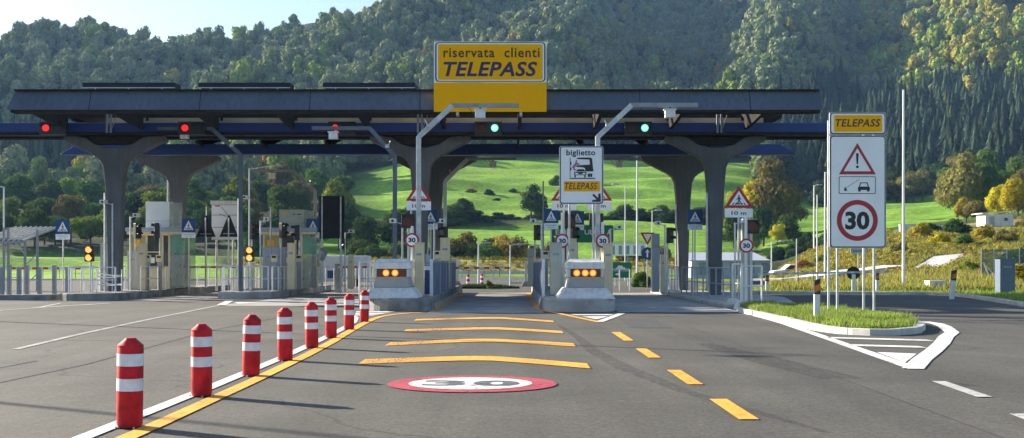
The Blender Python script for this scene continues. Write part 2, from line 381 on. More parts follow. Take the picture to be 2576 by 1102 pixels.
# ---------------------------------------------------------------- terrain
_cols = {
 -900:[(98,'f'),(130,688),(160,668),(200,640),(260,590),(330,535),(400,480),(500,420),(650,290),(800,165),(1000,200),(1400,260)],
 0:[(98,'f'),(130,690),(160,670),(200,640),(260,590),(330,530),(400,470),(500,400),(650,255),(800,112),(1000,150),(1400,260)],
 200:[(98,'f'),(130,690),(160,672),(200,645),(260,595),(330,535),(400,470),(500,390),(650,250),(800,128),(1000,165),(1400,260)],
 420:[(110,'f'),(130,692),(160,675),(200,648),(260,595),(330,535),(400,470),(500,385),(650,265),(800,150),(1000,200),(1400,260)],
 640:[(120,'f'),(160,678),(200,650),(260,590),(330,525),(400,460),(500,370),(650,235),(800,112),(1000,140),(1400,250)],
 900:[(130,'f'),(160,678),(200,650),(262,575),(275,565),(330,490),(400,430),(500,335),(650,195),(800,62),(1000,50),(1400,200)],
 1080:[(145,'f'),(160,680),(175,665),(200,650),(262,568),(275,562),(330,470),(400,402),(500,310),(650,170),(800,40),(1000,-60),(1400,60)],
 1287:[(145,'f'),(160,680),(175,663),(200,650),(262,568),(275,564),(330,480),(400,402),(500,300),(650,165),(800,30),(1000,-110),(1400,0)],
 1420:[(145,'f'),(160,680),(175,663),(200,650),(262,566),(275,562),(330,480),(400,402),(500,300),(650,165),(800,30),(1000,-130),(1400,-40)],
 1600:[(145,'f'),(160,680),(175,664),(200,648),(262,560),(275,558),(330,482),(400,403),(500,358),(650,285),(800,190),(1000,60),(1400,-90)],
 1780:[(145,'f'),(160,680),(175,664),(200,648),(262,560),(275,558),(330,482),(400,404),(500,385),(650,330),(800,245),(1000,120),(1400,-90)],
 1900:[(125,'f'),(160,682),(200,655),(262,585),(330,490),(400,410),(500,335),(650,210),(800,105),(1000,-40),(1400,-120)],
 1960:[(72,'f'),(100,700),(130,690),(160,680),(200,640),(262,580),(330,490),(400,420),(500,320),(650,190),(800,65),(1000,-90),(1400,-30)],
 2050:[(66,'f'),(84,700),(100,672),(120,640),(135,638),(160,640),(200,620),(262,575),(330,520),(400,450),(500,340),(650,195),(800,75),(1000,-90),(1400,-30)],
 2130:[(62,'f'),(80,703),(100,655),(124,603),(136,603),(160,612),(200,598),(262,560),(330,514),(400,455),(500,380),(650,265),(800,180),(1000,40),(1400,-90)],
 2300:[(60,'f'),(80,692),(100,640),(130,574),(140,575),(160,582),(200,574),(262,545),(330,514),(400,440),(500,345),(650,205),(800,60),(1000,-120),(1400,-50)],
 2575:[(58,'f'),(80,690),(100,636),(130,566),(150,562),(200,548),(262,512),(330,460),(400,400),(500,300),(650,140),(800,-10),(1000,-200),(1400,-100)],
 3300:[(58,'f'),(80,690),(100,630),(130,560),(150,552),(200,535),(262,500),(330,450),(400,380),(500,280),(650,110),(800,-50),(1000,-220),(1400,-120)],
}
_pk = sorted(_cols); _YS = np.concatenate([np.arange(40,340,4.0), np.arange(340,1420,12.0)])
_ZT = []
for k in _pk:
    ys = [0]; zs = [0.0]
    for Y, p in _cols[k]:
        ys.append(Y); zs.append(0.0 if p == 'f' else wz(p, Y))
    z = np.interp(_YS, ys, zs)
    ker = np.array([1,2,3,2,1])/9.; zz = np.convolve(np.pad(z, 2, mode='edge'), ker, 'valid')
    _ZT.append(np.where(_YS < ys[1]+6, z, zz))
_ZT = np.array(_ZT); _pk = np.array(_pk, float)
def H(X, Y):
    X = np.asarray(X, float); Y = np.asarray(Y, float)
    yy = np.maximum(Y, 40.0); px = np.clip(X/yy*F + CX, _pk[0], _pk[-1]-.01)
    i = np.clip(np.searchsorted(_pk, px, side='right')-1, 0, len(_pk)-2)
    t = (px-_pk[i])/(_pk[i+1]-_pk[i]); t = .5*t + .5*(t*t*(3-2*t))
    jf = np.clip(np.interp(yy, _YS, np.arange(len(_YS))), 0, len(_YS)-1.001); j = jf.astype(int); s = jf-j
    z = (1-t)*((1-s)*_ZT[i,j]+s*_ZT[i,j+1]) + t*((1-s)*_ZT[i+1,j]+s*_ZT[i+1,j+1])
    a = np.clip((yy-110)/60, 0, 1)
    z = z + a*((.55*np.sin(Y*.36+2.2*np.sin(X*.028)+X*.03)+.5*np.sin(Y*.19+1.7*np.sin(X*.05+1)))*np.clip((430-yy)/60,0,1) + .5*np.sin(X*.06+2)*np.sin(Y*.05))
    b = np.clip((yy-430)/150, 0, 1)
    z = z + b*(8*np.sin(X*.030+Y*.011+1)*np.sin(Y*.017+.8) + 7*np.sin(X*.048-Y*.026) + 2.5*np.sin(X*.11+Y*.08))
    return z
def PXof(X, Y): return X/np.maximum(Y, 1)*F + CX
def h1(X, Y): return float(H(np.array([X]), np.array([Y]))[0])

def vnoise(X, Y, s, seed=0):
    a = np.sin(X*s+seed*1.7+1.3*np.sin(Y*s*1.31+seed))*np.sin(Y*s*.93+seed*2.1+1.1*np.sin(X*s*.77))
    b = np.sin(X*s*2.3+seed+Y*s*1.1)*np.sin(Y*s*2.7-X*s*.6+seed*3)
    return .65*a+.35*b

GREEN = np.array((.175,.315,.035)); GREEN2 = np.array((.12,.22,.035)); OCH = np.array((.25,.20,.06)); WOOD = np.array((.035,.045,.02)); VERGE = np.array((.12,.22,.02)); DIRT = np.array((.22,.17,.12))
def build_ground():
    ys = np.concatenate([np.arange(-60,40,10.), np.arange(40,160,2.0), np.arange(160,420,2.6), np.arange(420,1400,11.)])
    us = np.linspace(-1, 1, 420)
    Yg, Ug = np.meshgrid(ys, us, indexing='ij'); Xg = Ug*(np.maximum(Yg,0)*.95+110)
    Zg = H(Xg, Yg) * 1.0
    Zg = np.where(Yg < 40, 0, Zg)
    px = PXof(Xg, np.maximum(Yg,40)); n1 = vnoise(Xg, Yg, .09, 1); n2 = vnoise(Xg, Yg, .33, 2)
    c = np.broadcast_to(WOOD, Xg.shape+(3,)).copy()
    def put(mask, col, amt=1):
        nonlocal c
        m = (np.clip(mask,0,1)*amt)[...,None]; c = c*(1-m)+col*m
    def ss(v, a, b): return np.clip((v-a)/(b-a+1e-9),0,1)
    near = ss(160-Yg, 0, 6)
    put(near, VERGE)
    left = ss(560-px,0,40)*ss(Yg,95,99)*ss(205-Yg,0,8); put(left, GREEN)
    mid = ss(px,560,620)*ss(1905-px,0,30)
    put(mid*ss(Yg,150,156)*ss(184-Yg,0,3), OCH*.9+GREEN2*.25)
    put(mid*ss(Yg,183,187)*ss(264-Yg+n1*3,0,3), GREEN)
    put(mid*ss(px,860,960)*ss(Yg+n1*3,277,281)*ss(404-Yg+n1*8,0,8), GREEN)
    rt = ss(px,1895,1925)
    put(rt*ss(Yg,178,200)*ss(342-Yg+n1*6,0,6), GREEN)
    bank = ss(px+n1*8,1925,1960)*ss(Yg,58,64)*ss(158-Yg,0,8)
    put(bank, OCH); put(bank*ss(n1+n2*.5,.25,.6), DIRT,.8); put(bank*ss(-n1+n2*.4,.25,.6), GREEN2*.8,.7)
    put(bank*ss(66-Yg,0,5), VERGE)
    fld = ss(n1,.1,.7); grn = (c[...,1] > .2)
    c = np.where(grn[...,None], c*(1+.22*n1[...,None]+.10*n2[...,None])+fld[...,None]*np.array((.05,.02,.01)), c)
    nY, nX = Xg.shape; idx = np.arange(nY*nX).reshape(nY, nX)
    q = np.stack([idx[:-1,:-1], idx[:-1,1:], idx[1:,1:], idx[1:,:-1]], -1).reshape(-1,4)
    me = bpy.data.meshes.new('ground'); me.vertices.add(nY*nX); me.vertices.foreach_set('co', np.stack([Xg,Yg,Zg],-1).reshape(-1).astype(np.float32))
    me.loops.add(q.size); me.loops.foreach_set('vertex_index', q.reshape(-1).astype(np.int32))
    me.polygons.add(len(q)); me.polygons.foreach_set('loop_start', np.arange(0,q.size,4,dtype=np.int32)); me.polygons.foreach_set('loop_total', np.full(len(q),4,np.int32))
    me.polygons.foreach_set('use_smooth', np.ones(len(q),bool))
    a = me.attributes.new('tint','FLOAT_COLOR','POINT'); cc = np.concatenate([np.clip(c,0,1), np.ones(Xg.shape+(1,))],-1); a.data.foreach_set('color', cc.reshape(-1).astype(np.float32))
    me.update(calc_edges=True); me.validate()
    m = bpy.data.materials.new('meadow_and_soil'); m.use_nodes = True; nt = m.node_tree; p = nt.nodes['Principled BSDF']; p.inputs['Roughness'].default_value = .95; p.inputs['Specular IOR Level'].default_value=.1
    at = nd(nt,'ShaderNodeAttribute',attribute_name='tint'); tc = nd(nt,'ShaderNodeTexCoord')
    def nz(s, lo, hi, det=6, sc=(1,1,1)):
        mp = nd(nt,'ShaderNodeMapping'); mp.inputs['Scale'].default_value = sc; nt.links.new(tc.outputs['Object'],mp.inputs['Vector'])
        n = nd(nt,'ShaderNodeTexNoise'); n.inputs['Scale'].default_value=s; n.inputs['Detail'].default_value=det; nt.links.new(mp.outputs['Vector'],n.inputs['Vector'])
        r = nd(nt,'ShaderNodeMapRange'); r.inputs[1].default_value=.3; r.inputs[2].default_value=.7; r.inputs[3].default_value=lo; r.inputs[4].default_value=hi
        nt.links.new(n.outputs['Fac'], r.inputs['Value']); return r.outputs['Result'], n.outputs['Fac']
    a1,_ = nz(.07,.68,1.3,8); a2,h2 = nz(.9,.75,1.25,8); a3,_ = nz(.12,.75,1.2,5,(.25,1.6,1))
    x = nd(nt,'ShaderNodeMath',operation='MULTIPLY'); nt.links.new(a1,x.inputs[0]); nt.links.new(a2,x.inputs[1])
    y = nd(nt,'ShaderNodeMath',operation='MULTIPLY'); nt.links.new(x.outputs[0],y.inputs[0]); nt.links.new(a3,y.inputs[1])
    s = nd(nt,'ShaderNodeVectorMath',operation='SCALE'); nt.links.new(at.outputs['Color'],s.inputs[0]); nt.links.new(y.outputs[0],s.inputs['Scale'])
    nt.links.new(s.outputs[0],p.inputs['Base Color'])
    b = nd(nt,'ShaderNodeBump'); b.inputs['Strength'].default_value=.5; b.inputs['Distance'].default_value=.25; nt.links.new(h2,b.inputs['Height']); nt.links.new(b.outputs['Normal'],p.inputs['Normal'])
    me.materials.append(m)
    o = bpy.data.objects.new('ground', me); COL.objects.link(o); o['kind'] = 'structure'; o['label'] = 'green meadows, wooded hillside and ochre bank behind the toll plaza'
    return o
build_ground()

# ---------------------------------------------------------------- foliage generators (triangles as arrays)
def tri_cloud(P, N, size, rng, jit=.6):
    n = len(P); nr = N + rng.normal(0, jit, (n,3)); nr /= np.linalg.norm(nr,axis=1)[:,None]+1e-9
    t = np.cross(nr, rng.normal(0,1,(n,3))); t /= np.linalg.norm(t,axis=1)[:,None]+1e-9; b = np.cross(nr,t)
    s = (size*rng.uniform(.6,1.35,n))[:,None]
    return np.stack([P+t*s, P-t*s*.5+b*s*.8, P-t*s*.5-b*s*.8], 1)
_ico = None
def ico():
    global _ico
    if _ico is None:
        ph = (1+5**.5)/2
        v = np.array([(-1,ph,0),(1,ph,0),(-1,-ph,0),(1,-ph,0),(0,-1,ph),(0,1,ph),(0,-1,-ph),(0,1,-ph),(ph,0,-1),(ph,0,1),(-ph,0,-1),(-ph,0,1)])/math.sqrt(1+ph*ph)
        f = np.array([(0,11,5),(0,5,1),(0,1,7),(0,7,10),(0,10,11),(1,5,9),(5,11,4),(11,10,2),(10,7,6),(7,1,8),(3,9,4),(3,4,2),(3,2,6),(3,6,8),(3,8,9),(4,9,5),(2,4,11),(6,2,10),(8,6,7),(9,8,1)])
        _ico = v[f]
    return _ico
def broad_tris(rng, n, leaf, lobes=9, h=1.0, squash=.8, core=True):
    # unit crown: radius ~1 in plan, height from .0 to ~1.9 scaled by h
    C = []; R = []
    for k in range(lobes):
        a = rng.uniform(0,2*PI); zz = rng.uniform(.35,1.5); rr = rng.uniform(.2,.72)*(1 if zz<1 else .62)
        C.append((rr*math.cos(a), rr*math.sin(a), zz*h)); R.append(rng.uniform(.30,.50))
    C.append((0,0,1.0*h)); R.append(.55); C = np.array(C); R = np.array(R)
    w = R**2; k = rng.choice(len(R), n*2, p=w/w.sum())
    d = rng.normal(0,1,(n*2,3)); d[:,2] = d[:,2]*.9+.25; d /= np.linalg.norm(d,axis=1)[:,None]
    P = C[k]+d*R[k][:,None]*rng.uniform(.86,1.1,(n*2,1))*np.array((1,1,squash))
    inside = np.zeros(n*2,bool)
    for c, r in zip(C,R): inside |= (np.linalg.norm((P-c)/np.array((1,1,squash)),axis=1) < r*.82)
    P = P[~inside][:n]; d = d[~inside][:n]
    T = tri_cloud(P, d, leaf, rng, .34)
    if core:
        cs = [ico()*(r*.80)*np.array((1,1,squash))+c for c, r in zip(C,R)]
        T = np.concatenate([T]+cs, 0)
    return T
def conifer_tris(rng, tiers=9, per=9):
    out = []
    for t in range(tiers):
        f = t/(tiers-1); z = .12+.86*f; r = .30*(1-f)**.85+.02; m = max(4,int(per*(1-.45*f)))
        a0 = rng.uniform(0,6.28)
        for i in range(m):
            a = a0+2*PI*i/m+rng.normal(0,.12); rr = r*rng.uniform(.75,1.2); dz = -.07*rng.uniform(.6,1.4)
            tip = np.array((rr*math.cos(a), rr*math.sin(a), z+dz)); w = .55*r+.015
            p1 = np.array((w*.55*math.cos(a+1.5), w*.55*math.sin(a+1.5), z+.07)); p2 = np.array((w*.55*math.cos(a-1.5), w*.55*math.sin(a-1.5), z+.07))
            top = np.array((0,0,z+.11)); out += [(tip,p1,top),(tip,top,p2),(tip,p2,p1)]
    for t in range(5):   # stacked skirts give the crown a body with a lit and a shaded side
        zb_ = .06+.17*t; zt_ = zb_+.30; R = .25*(1-t/5.6); m = 9; a0 = rng.uniform(0,6.28)
        q = [np.array((R*rng.uniform(.8,1.2)*math.cos(a0+2*PI*i/m), R*rng.uniform(.8,1.2)*math.sin(a0+2*PI*i/m), zb_+rng.uniform(-.03,.02))) for i in range(m)]
        for i in range(m): out.append((q[i],q[(i+1)%m],np.array((0,0,min(zt_,1.08)))))
    return np.array(out)
def tri_object(name, T, m, tint=None, parent=None):
    n = len(T); me = bpy.data.meshes.new(name); me.vertices.add(3*n); me.vertices.foreach_set('co', T.reshape(-1).astype(np.float32))
    me.loops.add(3*n); me.loops.foreach_set('vertex_index', np.arange(3*n,dtype=np.int32))
    me.polygons.add(n); me.polygons.foreach_set('loop_start', np.arange(0,3*n,3,dtype=np.int32)); me.polygons.foreach_set('loop_total', np.full(n,3,np.int32))
    if tint is not None:
        a = me.attributes.new('tint','FLOAT_COLOR','FACE'); c = np.concatenate([np.clip(tint,0,1), np.ones((n,1))],1); a.data.foreach_set('color', c.reshape(-1).astype(np.float32))
    me.update(calc_edges=True); me.materials.append(m)
    o = bpy.data.objects.new(name, me); COL.objects.link(o)
    if parent: o.parent = parent
    return o
M['wood_leaf'] = leaf_mat('hillside_foliage', (0,0,0), var=.22, attr=True, trans=.12)

# ---- far woods: stuff ----
def scatter(y0, y1, sp, cond, rng):
    ys = []; Y = y0; out = []
    while Y < y1:
        half = Y*.50+14; n = int(2*half/sp)
        X = np.linspace(-half, half, n)+rng.uniform(-sp*.42,sp*.42,n); YY = Y+rng.uniform(-sp*.42,sp*.42,n)
        out.append(np.stack([X,YY],1)); Y += sp
    P = np.concatenate(out); Z = H(P[:,0],P[:,1]); px = PXof(P[:,0],P[:,1]); py = HY-(Z-EYE)*F/P[:,1]
    k = cond(px, py, P[:,0], P[:,1]) & (py > -70)
    return P[k], Z[k], px[k], py[k]
def build_wood(name, label, P, Z, protos, tints, hs, ws, rng, yaw=True):
    Ts = []; Cs = []
    for i in range(len(P)):
        T = protos[rng.integers(len(protos))]; a = rng.uniform(0,2*PI); ca, sa = math.cos(a), math.sin(a)
        S = np.empty_like(T); S[...,0] = (T[...,0]*ca-T[...,1]*sa)*ws[i]+P[i,0]; S[...,1] = (T[...,0]*sa+T[...,1]*ca)*ws[i]+P[i,1]; S[...,2] = T[...,2]*hs[i]+Z[i]
        Ts.append(S); Cs.append(np.broadcast_to(tints[i],(len(T),3))*rng.uniform(.88,1.12,(len(T),1)))
    if not Ts: return
    o = tri_object(name, np.concatenate(Ts), M['wood_leaf'], np.concatenate(Cs)); tag(o, label, None, kind='stuff'); return o
bA = [broad_tris(RNG, 420, .125) for _ in range(8)]
bB = [broad_tris(RNG, 220, .17, lobes=7) for _ in range(8)]
cA = [conifer_tris(RNG,11,8) for _ in range(6)]
def is_con(px, py, X, Y):
    n = 18*np.sin(px*.02+Y*.02)+14*np.sin(px*.047)
    right = (px > 1930) & (py > 205-(px-2100)*.02+n+np.clip(2100-px,0,200)*.5) & (Y > 345) & ~((px>2150)&(py<235+n)) 
    left = (px < 560) & (Y > 395) & (Y < 560+n)
    mid = (px>1430)&(px<1930)&(Y>404)&(Y<470)
    return right | left | mid
fields = lambda px, py, X, Y: np.where(px < 860, Y > 345, np.where(px > 1900, Y > 345, Y > 405+6*np.sin(px*.03)))
P, Z, px, py = scatter(345, 1420, 7.6, lambda px,py,X,Y: ((Y<840)|(px>1350))&fields(px,py,X,Y) & ~is_con(px,py,X,Y), RNG)
n = len(P); warm = np.clip((px-1750)/500,0,1)*np.clip((py+100)/200,0,1)
base = np.array((.18,.235,.09)); yel = np.array((.33,.30,.06)); lime = np.array((.24,.31,.06)); org = np.array((.36,.20,.07)); grey = np.array((.25,.275,.16))
r = RNG.uniform(0,1,n)
cl = vnoise(P[:,0],P[:,1],.035,5)
tint = base+(grey-base)*RNG.uniform(0,1,(n,1))
py_ = .02+.07*warm+np.where((px>2170)&(py<200),.45+.3*cl,0)  # yellow light on the upper right spur is put into the tree tints
tint = np.where((r<py_)[:,None], yel*RNG.uniform(.7,1.2,(n,1)), tint)
tint = np.where(((r>=py_)&(r<py_*1.9+.04))[:,None], lime*RNG.uniform(.8,1.15,(n,1)), tint)
tint = np.where((r>.994)[:,None], org, tint)
ws = (2.9+3.9*RNG.uniform(0,1,n)**1.6)*np.where(P[:,1]>650,1.05,1.0); hs = ws*RNG.uniform(1.05,1.6,n)
nearm = P[:,1] < 560
build_wood('broadleaf_wood', 'mixed green and autumn broadleaf wood covering the hillside', P[nearm], Z[nearm], bA, tint[nearm], hs[nearm], ws[nearm], RNG)
build_wood('hilltop_wood', 'hazy grey-green broadleaf wood on the upper slopes and ridge', P[~nearm], Z[~nearm]-1.0, bB, tint[~nearm], hs[~nearm], ws[~nearm], RNG)
P, Z, px, py = scatter(345, 800, 8.2, lambda px,py,X,Y: fields(px,py,X,Y) & is_con(px,py,X,Y), RNG)
n = len(P); tint = np.array((.040,.060,.038))*RNG.uniform(.55,1.6,(n,1)); tint = np.where(RNG.uniform(0,1,(n,1))<.05, np.array((.09,.10,.03)), tint)
build_wood('conifer_wood', 'dark spruce wood on the lower hillside', P, Z, cA, tint, RNG.uniform(9,18,n), RNG.uniform(11,16,n), RNG)
print('woods done')

# ---- single trees and bushes ----
def trunk_mb(h, r, rng):
    mb = MB(); mb.cyl((0,0,-.4),(rng.uniform(-.15,.15),rng.uniform(-.15,.15),h*.55),r,r*.6,8)
    for k in range(5):
        a = rng.uniform(0,2*PI); z0 = h*rng.uniform(.3,.52); l = h*rng.uniform(.2,.34)
        mb.cyl((0,0,z0),(l*math.cos(a),l*math.sin(a),z0+l*.9),r*.42,r*.12,6)
    return mb
M['leaf_green'] = leaf_mat('leaf_green',(.085,.135,.035)); M['leaf_dark'] = leaf_mat('leaf_dark_green',(.045,.075,.03)); M['leaf_lime'] = leaf_mat('leaf_yellow_green',(.17,.22,.035))
M['leaf_gold'] = leaf_mat('leaf_golden',(.42,.34,.025)); M['leaf_olive'] = leaf_mat('leaf_olive_brown',(.17,.145,.05)); M['leaf_rust'] = leaf_mat('leaf_rust',(.26,.12,.045)); M['leaf_ochre'] = leaf_mat('leaf_ochre',(.30,.22,.035))
tree_pro = []
for k in range(6):
    rr = np.random.default_rng(100+k); T = broad_tris(rr, 1700, .062, lobes=13, h=1.0, core=True)*np.array((1,1,1.0)); T[...,2] += .25
    cr = tri_object('crown', T*4.0, M['leaf_green']); tm = obj('trunk', trunk_mb(7.5, .24, random), M['bark'])
    tree_pro.append((cr, tm))
bush_pro = []
for k in range(4):
    rr = np.random.default_rng(200+k); T = broad_tris(rr, 900, .085, lobes=10, h=.75, squash=.8); T[...,2] -= .25
    cr = tri_object('foliage', T*1.5, M['leaf_green']); mb = MB()
    for q in range(4): mb.cyl((0,0,-.2),(random.uniform(-.6,.6),random.uniform(-.6,.6),1.1),.05,.02,5)
    bush_pro.append((cr, obj('stem', mb, M['bark'])))
used = set()
def place_plant(pro, name, X, Y, s, m, label, cat, group, sz=1.0, dz=0, k=None):
    k = random.randrange(len(pro)) if k is None else k; cr, tm = pro[k]
    e = thing(name, label, cat, (X, Y, h1(X,Y)+dz), random.uniform(0,6.28), group); e.scale = (s,s,s*sz)
    for src in (cr, tm):
        if src not in used: used.add(src); c = src
        else: c = src.copy(); COL.objects.link(c)
        c.parent = e
        if src is cr:
            c.material_slots[0].link = 'OBJECT'; c.material_slots[0].material = M[m]
    return e
def belt(px0, px1, Ys, n, s0, s1, mats, label, group, sz=(.85,1.15), name='broadleaf_tree', cat='tree', pro=None, dz=0):
    for i in range(n):
        Y = random.uniform(*Ys); px = px0+(px1-px0)*(i+random.uniform(.1,.9))/n
        place_plant(pro or tree_pro, name, wx(px,Y), Y, random.uniform(s0,s1), random.choice(mats), label, cat, group, random.uniform(*sz), dz)
# wooded belt behind the left booths: three ranks
belt(-60,620,(206,222),11,.8,1.05,['leaf_green','leaf_green','leaf_lime','leaf_dark'],'green broadleaf tree in the front rank of the belt behind the left booths','front rank of the left wooded belt')
belt(-60,860,(236,262),15,.95,1.25,['leaf_green','leaf_lime','leaf_green','leaf_dark','leaf_olive'],'tall green broadleaf tree in the middle of the belt behind the left booths','middle rank of the left wooded belt')
belt(-60,880,(282,325),18,1.1,1.5,['leaf_lime','leaf_green','leaf_green','leaf_olive'],'pale green broadleaf tree at the back of the belt below the dark slope','back rank of the left wooded belt')
belt(600,1000,(196,225),9,.75,1.05,['leaf_dark','leaf_green','leaf_dark'],'dark green tree beside the left meadow behind the third lane','dark trees beside the left meadow')
place_plant(tree_pro,'broadleaf_tree',wx(112,228),228,.85,'leaf_gold','golden-yellow round tree left of the first front column','tree',None,.8)
place_plant(tree_pro,'broadleaf_tree',wx(560,250),250,.9,'leaf_gold','bright yellow tree between the two left rear masts','tree',None,1.1)
place_plant(tree_pro,'broadleaf_tree',wx(845,285),285,1.0,'leaf_gold','yellow-topped tree above the black sign back','tree',None,1.15)
# treeline between the two central meadows
belt(1000,1180,(262,272),6,.85,1.1,['leaf_dark','leaf_green'],'dark tree in the line crossing the meadow left of the central lane','treeline between the meadows, left end',(.6,.85),dz=-1.3)
belt(1180,1560,(264,274),17,.5,.85,['leaf_dark'],'low dark tree in the line crossing the middle of the meadow','treeline between the meadows, middle',(.55,.75),dz=-1.4)
place_plant(tree_pro,'broadleaf_tree',wx(1335,262),262,1.0,'leaf_dark','tall dark tree left of the white ticket sign','tree',None,1.05)
belt(1540,1850,(262,274),10,.75,1.05,['leaf_dark','leaf_green','leaf_dark'],'dark tree in the line behind the right-hand lane posts','treeline between the meadows, right end',(.6,.9),dz=-1.3)
# hedge of bushes behind the exit
belt(1140,1420,(176,183),15,1.3,2.3,['leaf_green','leaf_dark','leaf_olive','leaf_ochre','leaf_green'],'autumn bush in the hedge row seen through the central lane','hedge seen through the central lane',(.8,1.2),'hedge_bush','bush',bush_pro)
place_plant(bush_pro,'hedge_bush',wx(1262,184),184,2.1,'leaf_rust','rust-red bush in the hedge seen through the central lane','bush',None,1.3)
belt(880,1140,(176,184),9,1.2,2.0,['leaf_green','leaf_dark'],'green bush in the hedge left of the central lane','hedge left of the central lane',(.8,1.1),'hedge_bush','bush',bush_pro)
belt(1560,1720,(176,184),6,1.0,1.6,['leaf_olive','leaf_ochre','leaf_green'],'brownish bush behind the give way sign','hedge behind the give way sign',(.8,1.1),'hedge_bush','bush',bush_pro)
belt(1370,1500,(335,352),6,1.0,1.7,['leaf_dark','leaf_green'],'small dark bush dotted on the upper meadow behind the ticket sign','bushes dotted on the upper meadow',(.6,.9),'meadow_bush','bush',bush_pro)
belt(1180,1330,(300,330),5,.8,1.3,['leaf_dark','leaf_olive'],'small bush on the upper meadow seen through the central lane','bushes on the upper meadow, left',(.5,.8),'meadow_bush','bush',bush_pro)
# tall golden group right of the toll roof
for (a,Y,s,m,l,z) in [(1862,246,1.05,'leaf_ochre','ochre tree left of the golden clump beyond the right column',1.1),(1905,240,1.35,'leaf_gold','big golden tree beyond the right column',1.25),(1950,236,1.5,'leaf_olive','tall olive-brown tree right of the big golden one',1.3),(1985,246,1.2,'leaf_olive','olive tree at the right of the golden clump',1.2),(1920,218,.9,'leaf_dark','dark green tree in front of the golden clump',1.0),(1975,212,.8,'leaf_green','green tree low in front of the golden clump',.9),(1955,205,.45,'leaf_gold','small yellow tree in front of the golden clump',1.0),(1845,205,.75,'leaf_green','green tree behind the pedestrian warning triangle',1.1),(1880,200,.7,'leaf_lime','pale green tree right of the pedestrian warning triangle',1.0)]:
    place_plant(tree_pro,'broadleaf_tree',wx(a,Y),Y,s,m,l,'tree',None,z)
belt(1925,2140,(176,188),13,.9,1.35,['leaf_dark'],'dark bush in the shaded thicket at the foot of the right meadow','shaded thicket at the foot of the right meadow',(.85,1.25),'thicket_bush','bush',bush_pro)
belt(2060,2430,(326,342),15,.95,1.3,['leaf_dark','leaf_dark','leaf_olive'],'dark tree along the top edge of the right meadow','tree row along the top of the right meadow',(.8,1.2))
belt(2400,2640,(205,250),9,.9,1.35,['leaf_green','leaf_lime','leaf_olive','leaf_green'],'leafy tree in the grove above the small white hut','grove above the small white hut',(.85,1.15))
for (a,Y,s,m,l,z) in [(2515,165,.62,'leaf_gold','bright yellow tree just above the small white hut','1.2'),(2560,158,.7,'leaf_gold','yellow tree at the right frame edge behind the hut','1.2'),(2455,170,.5,'leaf_olive','olive tree left of the small white hut','1.1'),(2430,178,.5,'leaf_ochre','ochre tree at the left end of the hut grove','1.1'),(2600,175,.8,'leaf_lime','pale green tree at the far right behind the hut','1.1')]:
    place_plant(tree_pro,'broadleaf_tree',wx(a,Y),Y,s,m,l,'tree',None,float(z))
# ---- ochre scrub on the bank (uncountable) ----
def scrub(name, label, n, cond, y0, y1, x0, x1, s0, s1, cols, leafn=40, tall=1.0, leaf=.2):
    Ys = RNG.uniform(y0,y1,n*3); pxs = RNG.uniform(x0,x1,n*3); X = (pxs-CX)*Ys/F; k = cond(pxs,Ys,X); X = X[k][:n]; Y = Ys[k][:n]; Zz = H(X,Y)
    pro = []
    for q in range(6):
        T = broad_tris(RNG, leafn, leaf, lobes=5, h=.6, core=False); T[...,2] -= .2; pro.append(T)
    c = np.array(cols); ci = c[RNG.integers(len(c),size=len(X))]*RNG.uniform(.7,1.25,(len(X),1))
    s = RNG.uniform(s0,s1,len(X)); build_wood(name, label, np.stack([X,Y],1), Zz, pro, ci, s*tall, s, RNG)
def near_path(X, Y, pts, d):
    r = np.zeros(len(X),bool)
    for (pa,ya),(pb,yb) in zip(pts[:-1],pts[1:]):
        ax,ay,bx,by = wx(pa,ya),ya,wx(pb,yb),yb; t = np.clip(((X-ax)*(bx-ax)+(Y-ay)*(by-ay))/((bx-ax)**2+(by-ay)**2),0,1)
        r |= np.hypot(X-(ax+t*(bx-ax)), Y-(ay+t*(by-ay))) < d
    return r
CH1=[(2335,84),(2380,95),(2440,97),(2500,97),(2545,98)]; CH2=[(2505,72),(2540,84),(2600,104)]; CH3=[(1900,78),(2000,76),(2120,82),(2250,84)]
def bank_cond(p,Y,X):
    keep = (p>1950+(Y-66)*.2)&(vnoise(X,Y,.16,4)>-.62)&(Y>76+3*np.sin(X*.5))
    keep &= ~((p>2240)&(p<2560)&(Y>119)) & ~near_path(X,Y-.8,CH1,1.5) & ~near_path(X,Y-.8,CH2,1.5) & ~near_path(X,Y-1,CH3,2.6)
    return keep
BC=[(.38,.31,.05),(.26,.27,.05),(.44,.38,.05),(.23,.15,.06),(.16,.21,.045),(.32,.24,.05)]
scrub('bank_scrub','ochre and yellow autumn scrub covering the right-hand bank',6500,bank_cond,72,150,1940,2760,.16,.60,BC,90,1.0,.12)
scrub('verge_scrub','yellow-green rough grass strip seen through the lanes',1300,lambda p,Y,X:X<500,156,174,560,1905,.3,.7,[(.26,.21,.03),(.17,.19,.03),(.30,.24,.03)],30)

